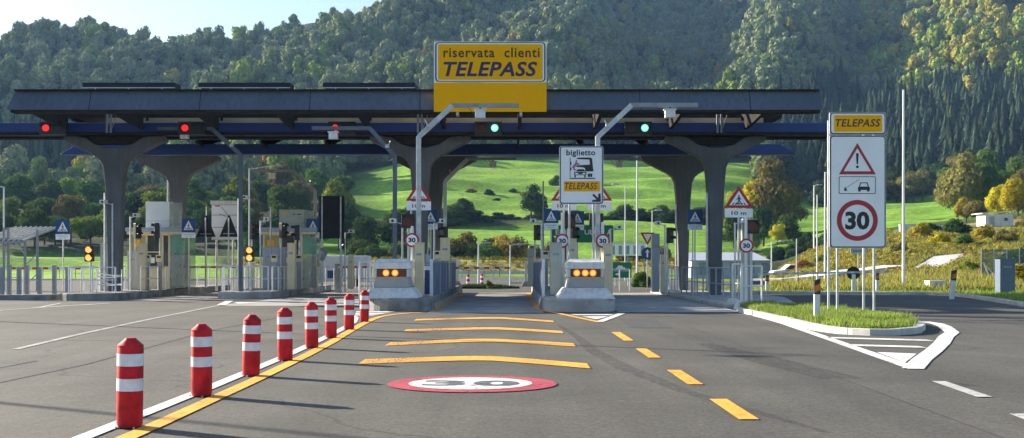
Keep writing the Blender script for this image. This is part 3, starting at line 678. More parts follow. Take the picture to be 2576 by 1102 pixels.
for (a,Y,s_,m,l) in [(2190,112,.9,'leaf_green','green shrub on the bank just behind the tall sign edge'),(2260,100,.7,'leaf_olive','brown-green shrub on the bank left of the tall lamp post'),(2310,116,1.0,'leaf_ochre','ochre shrub on the upper bank right of the tall lamp post'),(2365,108,.8,'leaf_gold','yellow shrub in the middle of the upper bank'),(2395,118,1.1,'leaf_dark','dark green shrub below the short pale wall'),(2425,106,.8,'leaf_green','green shrub above the concrete apron on the bank'),(2470,112,1.0,'leaf_ochre','ochre shrub below the white hut'),(2530,108,.9,'leaf_olive','olive shrub below and right of the white hut'),(2556,88,.9,'leaf_green','green shrub near the wire fence'),(2440,80,.6,'leaf_lime','lime green shrub at the bank foot near the leaning delineator'),(2560,66,.8,'leaf_gold','yellow broom shrub behind the blue-grey cabinet'),(2075,100,.6,'leaf_green','green shrub low on the bank behind the lamp posts'),(2020,96,.7,'leaf_rust','rust-brown shrub at the left end of the bank'),(2345,126,.8,'leaf_dark','dark shrub on the bank crest by the slotted wall')]:
    place_plant(bush_pro,'bank_shrub',wx(a,Y),Y,s_,m,l,'bush',None,.9)
# ---- grass ----
def grass(name, label, pts_fn, n, h0, h1_, cols, w=.012, zf=None):
    P = pts_fn(n); n = len(P); a = RNG.uniform(0,2*PI,n); h = RNG.uniform(h0,h1_,n); lean = RNG.normal(0,.35,(n,2))*h[:,None]
    z = zf(P) if zf else np.zeros(n)
    cl = vnoise(P[:,0],P[:,1],2.1,9); h = h*(1+.55*cl); lean = lean*(1+.5*cl)[:,None]
    d = np.stack([np.cos(a),np.sin(a)],1)*w
    T = np.empty((n,3,3)); T[:,0,:2] = P-d; T[:,1,:2] = P+d; T[:,2,:2] = P+lean; T[:,0,2] = z; T[:,1,2] = z; T[:,2,2] = z+h
    c = np.array(cols)[RNG.integers(len(cols),size=n)]*RNG.uniform(.75,1.25,(n,1))
    o = tri_object(name, T, M['grass_leaf'], c); return tag(o, label, None, kind='stuff')
M['grass_leaf'] = leaf_mat('grass_blades',(0,0,0),var=.25,attr=True,trans=.5)
ISL = [(6.62,33.2),(6.58,31.5),(6.5,27.5),(6.42,24.2),(6.55,23.1),(6.9,22.55),(7.35,22.5),(8.1,23.2),(8.7,24.6),(9.15,26.4),(9.35,28.3),(9.3,30.5),(8.9,33.0),(8.2,35.0),(7.4,35.6),(6.8,34.8)]
def inpoly(P, poly):
    x, y = P[:,0], P[:,1]; r = np.zeros(len(P),bool); n = len(poly)
    for i in range(n):
        x0,y0 = poly[i]; x1,y1 = poly[(i+1)%n]
        k = ((y0>y)!=(y1>y)) & (x < (x1-x0)*(y-y0)/(y1-y0+1e-12)+x0); r ^= k
    return r
def shrink(poly, d):
    cx = sum(p[0] for p in poly)/len(poly); cy = sum(p[1] for p in poly)/len(poly)
    return [(x-(x-cx)/math.hypot(x-cx,y-cy)*d, y-(y-cy)/math.hypot(x-cx,y-cy)*d) for x,y in poly]
ISLi = shrink(ISL,.17)
def isl_pts(n):
    P = np.stack([RNG.uniform(6.3,9.5,n),RNG.uniform(22.3,35.8,n)],1); return P[inpoly(P,ISLi)]
GC = [(.19,.31,.045),(.23,.34,.05),(.14,.25,.04),(.28,.34,.08),(.34,.31,.13)]
grass('island_grass','bright green uncut grass filling the kerbed island under the tall sign',isl_pts,60000,.04,.19,GC,.012,lambda P: np.full(len(P),.12))
FK = [(10.2,55.6),(12,53.6),(16,52.9),(18.6,51.9),(19.2,49.6),(18.75,47),(17.5,41),(16.5,36.5),(15.9,30),(16.2,20),(18,4)]
def verge_pts(n):
    P = np.stack([RNG.uniform(9,34,n),RNG.uniform(34,66,n)],1)
    fy = np.array([(p[0],p[1]) for p in FK]); poly = [(p[0]+.2,p[1]+.2) for p in FK[:9]]+[(34,34),(34,66),(10.2,66)]
    return P[inpoly(P,poly)]
def bank_pts(n):
    Y = RNG.uniform(58,128,n); p = RNG.uniform(1930,2760,n); X = (p-CX)*Y/F; k = ~near_path(X,Y,CH1,1.2)&~near_path(X,Y,CH3,2.0)&~near_path(X,Y,CH2,1.0)&(vnoise(X,Y,.22,3)>-.7); return np.stack([X[k],Y[k]],1)
grass('bank_grass','dry yellow-green rough grass on the right-hand bank',bank_pts,130000,.15,.5,[(.34,.30,.07),(.22,.28,.05),(.40,.33,.10),(.18,.26,.045),(.28,.19,.08)],.045,lambda P: H(P[:,0],P[:,1]))
grass('verge_grass','green grass verge behind the far white kerb on the right',verge_pts,60000,.05,.22,GC,.02,lambda P: np.maximum(H(P[:,0],P[:,1]),0))
# ---------------------------------------------------------------- paving and markings
mb = MB(); mb.sheet([(-60,-40),(18,-40),(18,4),(16.2,20),(15.9,30),(16.5,36.5),(17.5,41),(18.75,47),(19.2,49.6),(18.6,51.9),(16,52.9),(12,53.6),(10.2,55.6),(10.2,62),(14,64),(26,64.5),(9.5,118),(9.5,140),(-30,140),(-34,97),(-60,96)],.012)
struct('asphalt_road', mb, M['asphalt'], 'grey asphalt apron and road in front of the toll plaza')
mb = MB()
for x0,x1,y0 in ((-2.42,.92,33.0),(3.1,6.72,33.4),(-9.6,-4.25,38.5),(-15.0,-11.95,44.2),(-21.5,-17.35,44.5)): mb.sheet([(x0,y0),(x1,y0),(x1,56.2),(x0,56.2)],.016)
struct('lane_pavement', mb, M['lane_concrete'], 'pale concrete floor of the toll lanes')
def marks(name, mbf, m, label=None): 
    mb = MB(); mbf(mb); return struct(name, mb, m, label)
Z1 = .022
def f(mb):
    mb.path([(-3.5,4.0),(-3.42,9),(-3.39,13),(-3.4,17),(-3.47,20),(-3.56,23),(-3.66,25.5),(-3.78,27.6),(-4.0,29.6)],.16,Z1)
    mb.path([(-4.75,33.9),(-4.45,31.6),(-4.02,29.75)],.2,Z1+.002)
    for (a,b) in ((31.1,31.75),(32.1,32.75),(33.2,33.9)): mb.sheet([(-4.2-(a-31)*.12,a),(-3.75+(a-31)*.1,a),(-3.62+(a-31)*.1,b),(-4.3-(a-31)*.12,b)],Z1)
    mb.path([(6.6,36.5),(6.56,31),(6.35,27),(5.9,21.75),(5.32,15.25)],.2,Z1)
    mb.path([(5.3,15.3),(5.95,16.8),(6.65,18.3),(7.5,20.2),(8.25,22.0),(8.9,23.4),(9.3,24.7),(9.6,25.7),(9.85,26.8),(9.9,27.8)],.28,Z1+.002)
    T = [(2205,889),(2305,893),(2276,916)]; mb.sheet([G(*p) for p in T][::-1],Z1)
    for a,b in (((2084,852),(2340,859)),((2144,871),(2322,876))):
        (x0,y0),(x1,y1) = G(*a),G(*b); mb.sheet([(x0,y0-.22),(x1,y1-.22),(x1,y1+.22),(x0,y0+.22)],Z1)
    mb.path([(-9.85,39.2),(-10.6,43.4)],.3,Z1+.002); mb.path([(-9.85,39.2),(-8.9,43.6)],.22,Z1)
    mb.sheet([(-10.2,42.3),(-9.3,42.3),(-9.65,40.8)],Z1)
    mb.path([(2.1,27.75),(3.07,32.4)],.2,Z1+.002)
    mb.sheet([(1.85,30.6),(2.55,30.6),(2.12,29.0)],Z1); mb.sheet([(1.6,31.9),(2.8,31.9),(2.66,31.3),(1.75,31.3)],Z1)
marks('white_road_markings', f, M['white_paint'], 'white edge lines, hatching and dashes painted on the asphalt')
def f(mb):
    mb.path([G(2360,963),G(2475,1003)],.16,Z1); mb.path([G(2560,1046),G(2700,1100)],.16,Z1)
    mb.path([G(40,881),G(200,843),G(380,804),(-9.85,39.0)],.13,Z1-.002)
    mb.path([(-16,26),(-15.1,36.9),(-16.0,41)],.14,Z1-.002); mb.path([(-15.15,36.7),(-14.2,40.8)],.26,Z1)
marks('faded_road_markings', f, M['faded_paint'], 'faded white lane lines and dashes on the apron')
def f(mb):
    mb.path([(-3.12,4),(-3.06,10),(-3.07,14),(-3.12,17.5),(-3.2,20.5),(-3.32,23.2),(-3.45,26.6),(-3.5,29),(-3.45,30.6),(-3.25,31.8),(-2.9,32.7),(-2.45,33.4)],.17,Z1)
    mb.path([(-2.32,34.6),(-2.28,44),(-2.3,56)],.16,Z1)
    mb.path([(.78,56),(.78,36),(.95,34.3),(1.27,32.8),(2.09,27.6)],.16,Z1)
    for a,b in ((20.9,23.5),(17.1,18.95),(13.3,15.1),(10.3,11.85),(7.4,8.8)): mb.sheet([(2.02,a),(2.2,a),(2.2,b),(2.02,b)],Z1)
    for xl,yl,ya,xr,yr,t in ((-2.13,16.4,17.0,1.04,15.7,.78),(-2.15,20.0,21.0,1.07,19.8,.8),(-2.23,24.1,24.9,1.03,23.5,.8),(-2.4,28.7,29.7,1.0,27.9,.8)):
        h = t/2; xa = -.52; q=.42; xm=(xl+xa)/2; ym=yl+(ya-yl)*.62; xn=(xr+xa)/2; yn=yr+(ya-yr)*.62; L_=[(xl,yl),(xm,ym),(xa-.25,ya-.04),(xa,ya),(xa+.25,ya-.04),(xn,yn),(xr,yr)]; mb.sheet([(a,b-h) for a,b in L_]+[(a,b+h) for a,b in L_[::-1]],Z1)
marks('yellow_road_markings', f, M['yellow_paint'], 'yellow edge lines, chevron bars and dashes of the central lane')
# roundel painted on the road
rd = thing('painted_speed_roundel','red and white speed limit roundel with a grey 30 painted on the asphalt','road marking',(-.46,13.38,0))
mb = MB(); mb.sheet(circ(0,0,.98,48,.92),Z1+.001); obj('red_disc',mb,M['red_road'],rd)
mb = MB(); mb.sheet(circ(-.02,0,.715,48,.67),Z1+.004); obj('white_disc',mb,M['white_paint'],rd)
text_part(rd,'3',M['grey_road'],-.32,-.0,.5,.58,Z1+.007,'numeral',bold=.03,flat=True); text_part(rd,'0',M['grey_road'],.28,-.02,.54,.60,Z1+.007,'numeral',bold=.045,flat=True)
# tyre marks
mb = MB(); mb.path([(3.35,20.2),(3.55,18.2),(3.75,16),(4.0,14.0)],[.3,.5,.62,.55],Z1-.004); mb.path([(5.0,13.7),(5.2,13.1)],[.25,.3],Z1-.004)
mb.path([(1.05,26.5),(1.25,22),(1.3,18.5),(1.5,15.5),(1.9,12.5),(2.6,9.5)],[.1,.16,.24,.28,.2,.08],Z1-.0045)
tm_ = bpy.data.materials.new('tyre_rubber_stain'); tm_.use_nodes=True; nt=tm_.node_tree; p=nt.nodes['Principled BSDF']; p.inputs['Base Color'].default_value=(.035,.035,.037,1); p.inputs['Roughness'].default_value=.8
tc=nd(nt,'ShaderNodeTexCoord'); mp=nd(nt,'ShaderNodeMapping'); mp.inputs['Scale'].default_value=(7,2.5,1); n_=nd(nt,'ShaderNodeTexNoise'); n_.inputs['Scale'].default_value=1.4; n_.inputs['Detail'].default_value=9; n_.inputs['Roughness'].default_value=.75
nt.links.new(tc.outputs['Object'],mp.inputs['Vector']); nt.links.new(mp.outputs['Vector'],n_.inputs['Vector']); r_=nd(nt,'ShaderNodeMapRange'); r_.inputs[1].default_value=.30; r_.inputs[2].default_value=.8; r_.inputs[4].default_value=.48
nt.links.new(n_.outputs['Fac'],r_.inputs['Value']); nt.links.new(r_.outputs['Result'],p.inputs['Alpha'])
struct('tyre_marks',mb,tm_,'dark rubber stains on the asphalt right of the central lane')
mb = MB(); mb.sheet([(-8.8,14.2),(-6.9,14.0),(-6.8,16.6),(-8.7,16.9)],.0165); mb.sheet([(2.6,25.2),(3.5,25.1),(3.6,29.5),(2.7,29.6)],.0165); mb.sheet([(8.6,12.2),(10.8,12.6),(10.6,13.8),(8.5,13.3)],.0165)
mb.path([(-6.2,9),(-5.9,16),(-6.3,24),(-6.0,33)],.035,.0165); mb.path([(3.9,8),(4.0,15),(3.85,22),(3.95,33)],.03,.0165); mb.path([(-13,21.5),(-6,20.9),(-3.6,21.1)],.03,.0167)
struct('asphalt_repairs',mb,M['asphalt_patch'],'darker repair patches and sealed joints in the asphalt')
# kerbed island
def kerb_stones(pts, w, z1, closed, L=1.0):
    P = [Vector(p) for p in pts]+([Vector(pts[0])] if closed else []); S = []
    for a,b in zip(P[:-1],P[1:]):
        n = max(1,round((b-a).length/.1)); S += [a.lerp(b,i/n) for i in range(n)]
    S.append(P[-1]); mb = MB(); acc=[S[0]]; d=0; tgt=L
    for a,b in zip(S[:-1],S[1:]):
        d += (b-a).length; acc.append(b)
        if d >= tgt:
            e = (acc[-1]-acc[-2]).normalized()*.015; q = [acc[0]]+acc[1:-1:4]+[acc[-1]-e]; mb.kerb(q,w+random.uniform(-.006,.006),-.05,z1+random.uniform(-.006,.006)); acc=[b]; d=0; tgt=L*random.uniform(.9,1.1)
    if len(acc)>2: mb.kerb([acc[0]]+acc[1:-1:4]+[acc[-1]],w,-.05,z1)
    return mb
struct('island_kerb',kerb_stones(ISL,.18,.14,True),M['kerb'],'pale kerb stones round the grass island',bevel=.01)
mb = MB(); mb.xy([(x*1,y*1) for x,y in shrink(ISL,.12)],-.05,.125); struct('island_soil',mb,M['soil'])
struct('road_kerb',kerb_stones(FK,.22,.15,False),M['kerb'],'long white kerb on the far side of the right-hand road',bevel=.015)
mb = MB(); mb.kerb([(-60,97.2),(-34,98),(-26,98.5)],.3,-.05,.18); struct('meadow_kerb',mb,M['kerb'])

# toll islands (raised kerbs the equipment stands on)
def island(name, pts, z, m, label): 
    mb = MB(); mb.xy(pts,-.05,z); return struct(name, mb, m, label, bevel=.05)
def nose(xc, w, y0, y1, r):  # outline rounded towards the camera
    pts = [(xc+w*math.cos(math.radians(a)), y0+r+r*math.sin(math.radians(a))) for a in range(180,361,18)]
    return pts+[(xc+w,y1),(xc-w,y1)]
island('toll_island', nose(-3.35,.93,34.0,56.5,.8), .40, M['concrete_dark'], 'rough concrete island left of the central lane')
island('toll_island', nose(2.0,1.05,33.6,56.5,.8), .40, M['concrete'], 'concrete island right of the central lane')
island('toll_island', nose(-10.8,1.12,46.0,62,1.0), .30, M['concrete'], 'concrete island between the second and third lanes')
island('toll_island', nose(-16.2,1.12,43.6,62,1.0), .30, M['concrete_dark'], 'concrete island between the first two lanes')
island('toll_island', [(6.78,36.3),(9.2,37.3),(10.4,44),(10.4,56),(6.78,56)], .15, M['concrete'], 'low concrete island on the right of the last lane')

# ---------------------------------------------------------------- bollards
def make_bollard(label):
    t = thing('traffic_bollard', label, 'bollard', (0,0,0), 0, 'red and white bollards along the painted lane edge')
    r = .108
    mb = MB(); mb.lathe([(r*.92,.03),(r,.05),(r,.69),(r*.97,.70)],28); obj('body',mb,M['red'],t,smooth=True,auto=True)
    mb = MB(); mb.lathe([(r*.985,.695),(r*.99,.715),(r*.45,.765),(r*.42,.775),(.002,.78)],28); obj('cap',mb,M['red'],t,smooth=True,auto=True)
    for z0,z1 in ((.33,.435),(.54,.645)):
        mb = MB(); mb.lathe([(r-.001,z0),(r+.0025,z0+.001),(r+.0025,z1-.001),(r-.001,z1)],28); obj('reflective_band',mb,M['white_band'],t,smooth=True,auto=True)
    mb = MB(); mb.lathe([(r*.9,.012),(r*.93,.04)],28); obj('base_ring',mb,M['black'],t,smooth=True,auto=True)
    for q in range(4):
        mb = MB(); a=q*PI/2+.6; mb.cyl((.118*math.cos(a),.118*math.sin(a),.012),(.118*math.cos(a),.118*math.sin(a),.032),.010,n=6); obj('bolt',mb,M['galv'],t)
    return t
ords = ['nearest and largest red and white striped bollard, at the lower left of the picture','second bollard from the camera in the row along the lane edge','third bollard from the camera, with a yellow paint patch at its foot','fourth bollard from the camera in the striped row','fifth striped bollard from the camera','sixth striped bollard from the camera','second-farthest striped bollard, left of the crash head','farthest and smallest bollard of the row, in front of the left crash head']
bp = [(-3.245,9.82),(-3.258,12.15),(-3.24,14.36),(-3.263,16.65),(-3.31,19.15),(-3.40,21.75),(-3.45,24.5),(-3.55,27.8)]
b0 = make_bollard(ords[0]); b0.location = (*bp[0],0); b0.rotation_euler=(0,.012,0)
for k in range(1,8):
    c = dup(b0,(*bp[k],0),random.uniform(0,6),ords[k]); c.rotation_euler=(random.uniform(-.02,.02),random.uniform(-.022,.022),random.uniform(0,6))

# ---------------------------------------------------------------- toll canopy
can = thing('toll_canopy','long dark grey toll roof on flared concrete columns with blue beams','canopy',(0,0,0))
YF = 43.0
zt, zb = wz(225,YF), wz(283,YF); xl, xr = wx(20,YF), wx(2066,YF)
mb = MB(); mb._add([(xl+.15,YF+.30,zt),(xr-.0,YF+.30,zt),(xr+.03,YF,zb+.1),(xl-.05,YF,zb+.1),(xl+.15,YF+.42,zt),(xr,YF+.42,zt),(xr+.03,YF+.12,zb+.1),(xl-.05,YF+.12,zb+.1)],[(3,2,1,0),(4,5,6,7),(0,1,5,4),(2,3,7,6),(1,2,6,5),(3,0,4,7)])
fa = obj('fascia',mb,M['fascia'],can)
mb = MB()
x = xl+3
while x < xr-1: mb.box(x-.012,x+.012,YF+.0,YF+.28,zb+.12,zb+.13); mb._add([(x-.012,YF+.285,zt+.01),(x+.012,YF+.285,zt+.01),(x+.012,YF-.012,zb+.1),(x-.012,YF-.012,zb+.1)],[(3,2,1,0)]); x += 4.1
obj('panel_joint',mb,M['dark_steel'],fa)
mb = MB(); mb.box(xl+.1,xr-.05,YF-.02,YF+.5,zb,zb+.098); mb.box(xl+.15,xr-.05,YF+.15,YF+.5,zt-.02,zt+.03); obj('fascia_trim',mb,M['dark_steel'],can)
# roof decks
mb = MB(); mb.box(xl+.4,xr-.4,47.6,54.5,7.42,7.62); mb._add([(xl+.4,54.5,7.42),(xr-.4,54.5,7.42),(xr-.4,64,8.75),(xl+.4,64,8.75),(xl+.4,54.5,7.60),(xr-.4,54.5,7.60),(xr-.4,64,8.93),(xl+.4,64,8.93)],[(0,3,2,1),(4,5,6,7),(0,1,5,4),(1,2,6,5),(2,3,7,6),(3,0,4,7)])
obj('roof_deck',mb,M['dark_steel'],can)
mb = MB(); mb.box(xl+2.2,xr-1.2,47.45,47.58,7.20,7.40); obj('sunlit_tone_purlin',mb,M['beige'],can)
mb = MB(); mb.box(xl+1.0,xr-.8,46.2,46.45,7.42,7.62); obj('gutter',mb,M['dark_steel'],can)
def beam(y, x0, x1, z0, z1, name='blue_beam'):
    mb = MB(); pts = [(x0,z0),(x1,z0),(x1-.15,z0+.12),(x1-.85,z1),(x0+.85,z1),(x0+.15,z0+.12)]
    mb.xz(pts,y,y+.7); return obj(name,mb,M['blue_beam'],can,bevel=.03)
b1 = beam(46.75,-21.8,13.6,6.64,7.12); b2 = beam(55.8,-21.8,13.75,6.70,7.20)
mb = MB(); mb.box(-21.3,13.1,46.70,46.748,6.60,6.74); obj('beam_flange',mb,M['dark_steel'],b1)
mb = MB(); mb.box(-21.5,13.4,47.5,47.95,6.55,6.72); obj('cable_tray',mb,M['dark_steel'],can)
x = -18.0
while x < 11.2:
    mb = MB(); mb.yz([(YF+.12,zb+.12),(YF+.45,zb+.02),(45.2,6.92),(46.74,6.86),(46.74,7.30),(47.6,7.62),(47.6,7.7),(YF+.4,zt-.1)],x-.07,x+.07); rb = obj('rib',mb,M['dark_steel'],can)
    mb = MB(); mb.box(x-.05,x+.05,47.4,56.0,7.28,7.41); obj('purlin',mb,M['dark_steel'],rb)
    mb = MB(); mb.yz([(54.6,7.2),(55.8,7.0),(55.8,7.25),(63.9,8.75),(63.9,8.6),(57,7.25)],x-.05,x+.05); obj('rear_rib',mb,M['dark_steel'],rb)
    x += 3.05
def column(xc, yc, s=1.0, v=True):
    hw = [(.0,.22),(1.8,.245),(3.4,.29),(4.6,.35),(5.35,.42),(5.62,.56),(5.80,.78),(6.42,2.02),(6.62,2.06)]
    R = [(w*s,z) for z,w in hw]; top = [(1.55,6.635),(1.15,6.55),(.75,6.28),(.25,6.15),(-.25,6.15),(-.75,6.28),(-1.15,6.55),(-1.55,6.635)] if v else [(1.6,6.635),(-1.6,6.635)]
    pts = R+top+[(-a,b) for a,b in R[::-1]]
    mb = MB(); mb.xz([(xc+a,b) for a,b in pts],yc-.27,yc+.27); c = obj('column',mb,M['col'],can,bevel=.05)
    mb = MB(); mb.box(xc-1.5,xc+1.5,yc-.22,yc+.22,6.28,6.60); obj('saddle',mb,M['dark_steel'],c)
    mb = MB(); mb.cyl((xc-.36,yc-.2,.3),(xc-.36,yc-.2,4.3),.05,n=8); obj('downpipe',mb,M['galv'],c)
    return c
for xc in (-16.2,-3.73,8.3): column(xc,47.3); column(xc,56.2,1.0,False)
for xc in (-16.25,-3.72,8.35):   # short twin posts on the front beam
    mb = MB(); mb.box(xc-.11,xc-.03,46.60,46.68,6.7,7.45); mb.box(xc+.05,xc+.12,46.60,46.68,6.7,7.45); mb.bar((xc+.1,46.64,6.8),(xc+.32,46.64,7.4),.03,.03); obj('hanger',mb,M['grey_post'],can)
for i,(a,b) in enumerate(((207,440),(498,730),(812,1043))):
    Y = 50.5; t = thing('solar_panel_row',['leftmost of the three dark solar panel rows on the toll roof','middle dark solar panel row on the toll roof','right dark solar panel row, beside the big yellow sign'][i],'solar panel',(wx((a+b)/2,Y),Y,0),0,'solar panel rows on the toll roof')
    w = (b-a)*Y/F/2; z0 = wz(222,Y); z1 = wz(208,Y)
    mb = MB(); mb.box(-w,w,0,.9,z0+.06,z1)
    obj('panel',mb,M['panel_pv'],t)
    mb = MB(); mb.box(-w,w,-.03,.02,z0-.0,z0+.035); obj('rail',mb,M['galv'],t)
    for q in (-.45,.0,.45):
        mb = MB(); mb.bar((w*q*1.6,.85,z0+.05),(w*q*1.6,.85,7.7),.04,.04); mb.bar((w*q*1.6,0,z0-.0),(w*q*1.6,-.05,7.7),.04,.04); obj('leg',mb,M['galv'],t)
    mb = MB(); mb.box(-w,w,-.1,.0,7.63,7.72); mb.box(-w,w,.8,.9,7.63,7.72); obj('base_rail',mb,M['dark_steel'],t)

# ---------------------------------------------------------------- big yellow overhead sign
Y = 42.8; zz = lambda p: wz(p,Y); ux = lambda p: wx(p,Y)
s = thing('overhead_lane_sign','big yellow overhead sign reserved for toll tag customers, fixed to the roof edge','sign',(0,Y,0))
x0,x1 = ux(1091),ux(1374.5)
mb = MB(); mb.box(x0,x1,0,.08,zz(207.5),zz(105)); obj('upper_panel',mb,M['sign_white'],s)
mb = MB(); mb.box(x0,x1,0,.08,zz(281),zz(208.5)); obj('lower_panel',mb,M['sign_yellow'],s)
mb = MB(); mb.xz(rrect(x0+.05,x1-.04,zz(205.8),zz(106.5),.13),-.006,-.001); obj('border',mb,M['sign_border'],s)
mb = MB(); mb.xz(rrect(x0+.10,x1-.09,zz(204),zz(108.5),.11),-.010,-.0065); obj('inner_border',mb,M['sign_white'],s)
mb = MB(); mb.xz(rrect(x0+.155,x1-.145,zz(201),zz(111.5),.06),-.014,-.0105); obj('face',mb,M['sign_yellow'],s)
text_part(s,'riservata  clienti',M['brown_text'],ux(1236),zz(132.5),ux(1357)-ux(1115),zz(120)-zz(145),-.018,bold=.018,spacing=1.12)
text_part(s,'TELEPASS',M['navy_text'],ux(1233),zz(174),ux(1351)-ux(1115),zz(156)-zz(193),-.018,bold=.026,shear=.22,spacing=1.06)
for px in (1150,1310):
    mb = MB(); mb.box(ux(px)-.05,ux(px)+.05,.08,.6,zz(281)-.12,zz(110)-.1); obj('bracket',mb,M['galv'],s)

# ---------------------------------------------------------------- lane signal heads on the blue beam
def signal(px, lit, label, py=322, Y=46.4):
    xc = wx(px,Y); zc = wz(py,Y); t = thing('lane_signal',label,'traffic light',(xc,Y,zc),0,'lane signals on the blue beam')
    s_ = -1 if lit == 'green' else 1; off = s_*.52
    mb = MB(); mb.box(min(0,off)-.29,max(0,off)+.29,0,.22,-.26,.26); obj('housing',mb,M['black'],t,bevel=.02)
    for dx, on in ((0,True),(off,False)):
        m = (M['lit_red'] if lit=='red' else M['lit_green']) if on else M['off_red'] if lit=='green' else M['black']
        mb = MB(); mb.xz(circ(dx,0,.15 if lit=='green' else .135,28),-.02,-.001); l = obj('lens',mb,m,t)
        if on and lit == 'green': mb = MB(); mb.xz(circ(dx,0,.12,24),-.026,-.0205); obj('lens_core',mb,M['lit_green_core'],l)
        mb = MB(); n=12
        for i in range(n):   # visor over the lens
            a0 = math.radians(20+140*i/n); a1 = math.radians(20+140*(i+1)/n)
            pts = [(dx+r*math.cos(a),r*math.sin(a)) for r,a in ((.205,a0),(.205,a1),(.22,a1),(.22,a0))]; mb.xz(pts[::-1],-.16,-.001)
        obj('visor',mb,M['black'],t)
    mb = MB(); mb.box(-.04+off/2,.04+off/2,.22,.32,-.1,.1); obj('bracket',mb,M['galv'],t)
signal(115,'red','lit red lane signal at the far left of the blue beam'); signal(465,'red','lit red lane signal behind the second lane mast arm'); signal(843,'red','lit red lane signal over the third lane, left of the yellow sign')
signal(1244,'green','lit green lane signal below the yellow sign'); signal(1621.5,'green','lit green lane signal over the right-hand lane')

# ---------------------------------------------------------------- cranked camera masts
def mast(label, xb, Y, zb_, zt_, zbend, dirn, run, arm, w=.15, scan=.5, m='galv', z0=.38, group='cranked camera masts', py=None):
    t = thing('cranked_camera_mast',label,'mast',(xb,Y,z0),0,group); d = dirn
    mb = MB(); mb.box(-w/2,w/2,-w/2,w/2,0,zbend-z0); obj('post',mb,M[m],t,bevel=.01)
    mb = MB(); mb.bar((0,0,zbend-z0-.02),(d*run,0,zt_-z0),w*.95,w*1.05); obj('strut',mb,M[m],t)
    mb = MB(); mb.box(min(d*(run-.04),d*(run+arm)),max(d*(run-.04),d*(run+arm)),-w*.42,w*.42,zt_-z0-.06,zt_-z0+.07); obj('arm',mb,M[m if m!='galv' else 'grey_post'],t)
    xs = d*(run+scan*arm)
    mb = MB(); mb.box(xs-.16,xs+.16,-.12,.12,zt_-z0-.40,zt_-z0-.16); mb.box(xs-.2,xs+.2,-.14,.14,zt_-z0-.16,zt_-z0-.12); sc = obj('scanner_box',mb,M['white_metal'],t,bevel=.01)
    mb = MB(); mb.box(xs-.03,xs+.03,-.03,.03,zt_-z0-.12,zt_-z0-.058); mb.cyl((xs-.05,0,zt_-z0-.42),(xs-.4*d,0,zt_-z0-.06),.008,n=5); obj('cable',mb,M['black'],sc)
    mb = MB(); mb.cyl((d*run*.3-.06*d,-.1,zbend-z0+(zt_-zbend)*.3+.10),(d*run*.3-.12*d,-.1,zbend-z0+(zt_-zbend)*.3+.22),.02,n=6); mb.box(d*run*.3-.07,d*run*.3+.07,-.13,.1,zbend-z0+(zt_-zbend)*.3-.02,zbend-z0+(zt_-zbend)*.3+.10); obj('clamp',mb,M['galv'],t)
    return t
mast('pale steel cranked mast crossing the yellow sign, on the left island',wx(1053,37),37,0,wz(266,37),wz(343,37),1,1.08,2.12,scan=.42)
mast('pale steel cranked mast behind the white ticket sign, arm reaching right',wx(1503,37),37,0,wz(265,37),wz(343,37),1,1.08,2.12,scan=.58)
mast('dark cranked mast on the left island with its arm over the third lane',wx(993,43),43,0,wz(323,43),wz(392,43),-1,.93,2.15,m='darkgrey_post',scan=.63)
mast('dark cranked mast rising before the second island with arm over the second lane',wx(605,46.6),46.6,0,wz(324,46.6),wz(388,46.6),-1,1.15,2.2,m='darkgrey_post',scan=.5,z0=.28)
mast('smaller pale cranked mast deep behind the left island',wx(1119,55),55,0,wz(400,55),wz(455,55),1,1.08,2.3,w=.17,scan=.52)
mast('grey cranked mast behind the left toll booths, arm pointing left',wx(793,60),60,0,wz(430,60),wz(480,60),-1,1.15,2.2,m='grey_post',scan=.5,z0=.28)
mast('rear cranked mast mostly hidden behind the white ticket sign',wx(1433,55),55,0,wz(400,55),wz(455,55),1,1.08,2.3,w=.17,scan=.55)

# ---------------------------------------------------------------- crash heads with flashing lamps
def crash(xc, yf, lamps, label):
    t = thing('crash_cushion_head',label,'crash cushion',(xc,yf,.40))
    mb = MB(); mb.frustum((-.86,.86,-.35,2.1),(-.62,.62,.0,1.9),-.02,.30); obj('plinth',mb,M['concrete_white'],t,bevel=.04)
    mb = MB(); mb.frustum((-.55,.55,.05,1.7),(-.48,.48,.12,1.5),.298,.625); obj('body',mb,M['concrete'],t,bevel=.03)
    mb = MB(); mb.frustum((-.45,.45,.16,1.4),(-.45,.45,.16,1.4),.62,.86); lw = obj('lamp_window',mb,M['amber_glass'],t)
    mb = MB(); mb.box(-.52,-.452,.10,1.42,.62,.86); obj('cheek',mb,M['concrete_white'],t); mb = MB(); mb.box(.452,.52,.10,1.42,.62,.86); obj('cheek',mb,M['concrete_white'],t)
    for x in lamps:
        mb = MB(); mb.lathe([(.098,0),(.098,.02),(.07,.035),(.002,.04)],24); l = obj('lamp',mb,M['lit_orange'],t,smooth=True,auto=True); l.location = (x,.158,.74); l.rotation_euler=(PI/2,0,0)
        mb = MB(); mb.lathe([(.06,0.041),(.002,.048)],20); g = obj('bright_core',mb,M['lit_amber'],l)
    mb = MB(); mb.box(-.56,.56,.02,1.5,.862,1.05); obj('hood',mb,M['white_metal'],t,bevel=.02)
    mb = MB(); mb.frustum((-.56,.56,.02,1.5),(-.42,.42,.36,1.35),1.052,1.16); obj('hood_top',mb,M['concrete_white'],t,bevel=.02)
    return t
crash(wx(984,34.6),34.55,(-.17,.10),'white crash head with two glowing amber lamps on the left island')
crash(wx(1473,34.2),34.15,(-.26,-.01,.22),'white crash head with three glowing amber lamps on the right island')

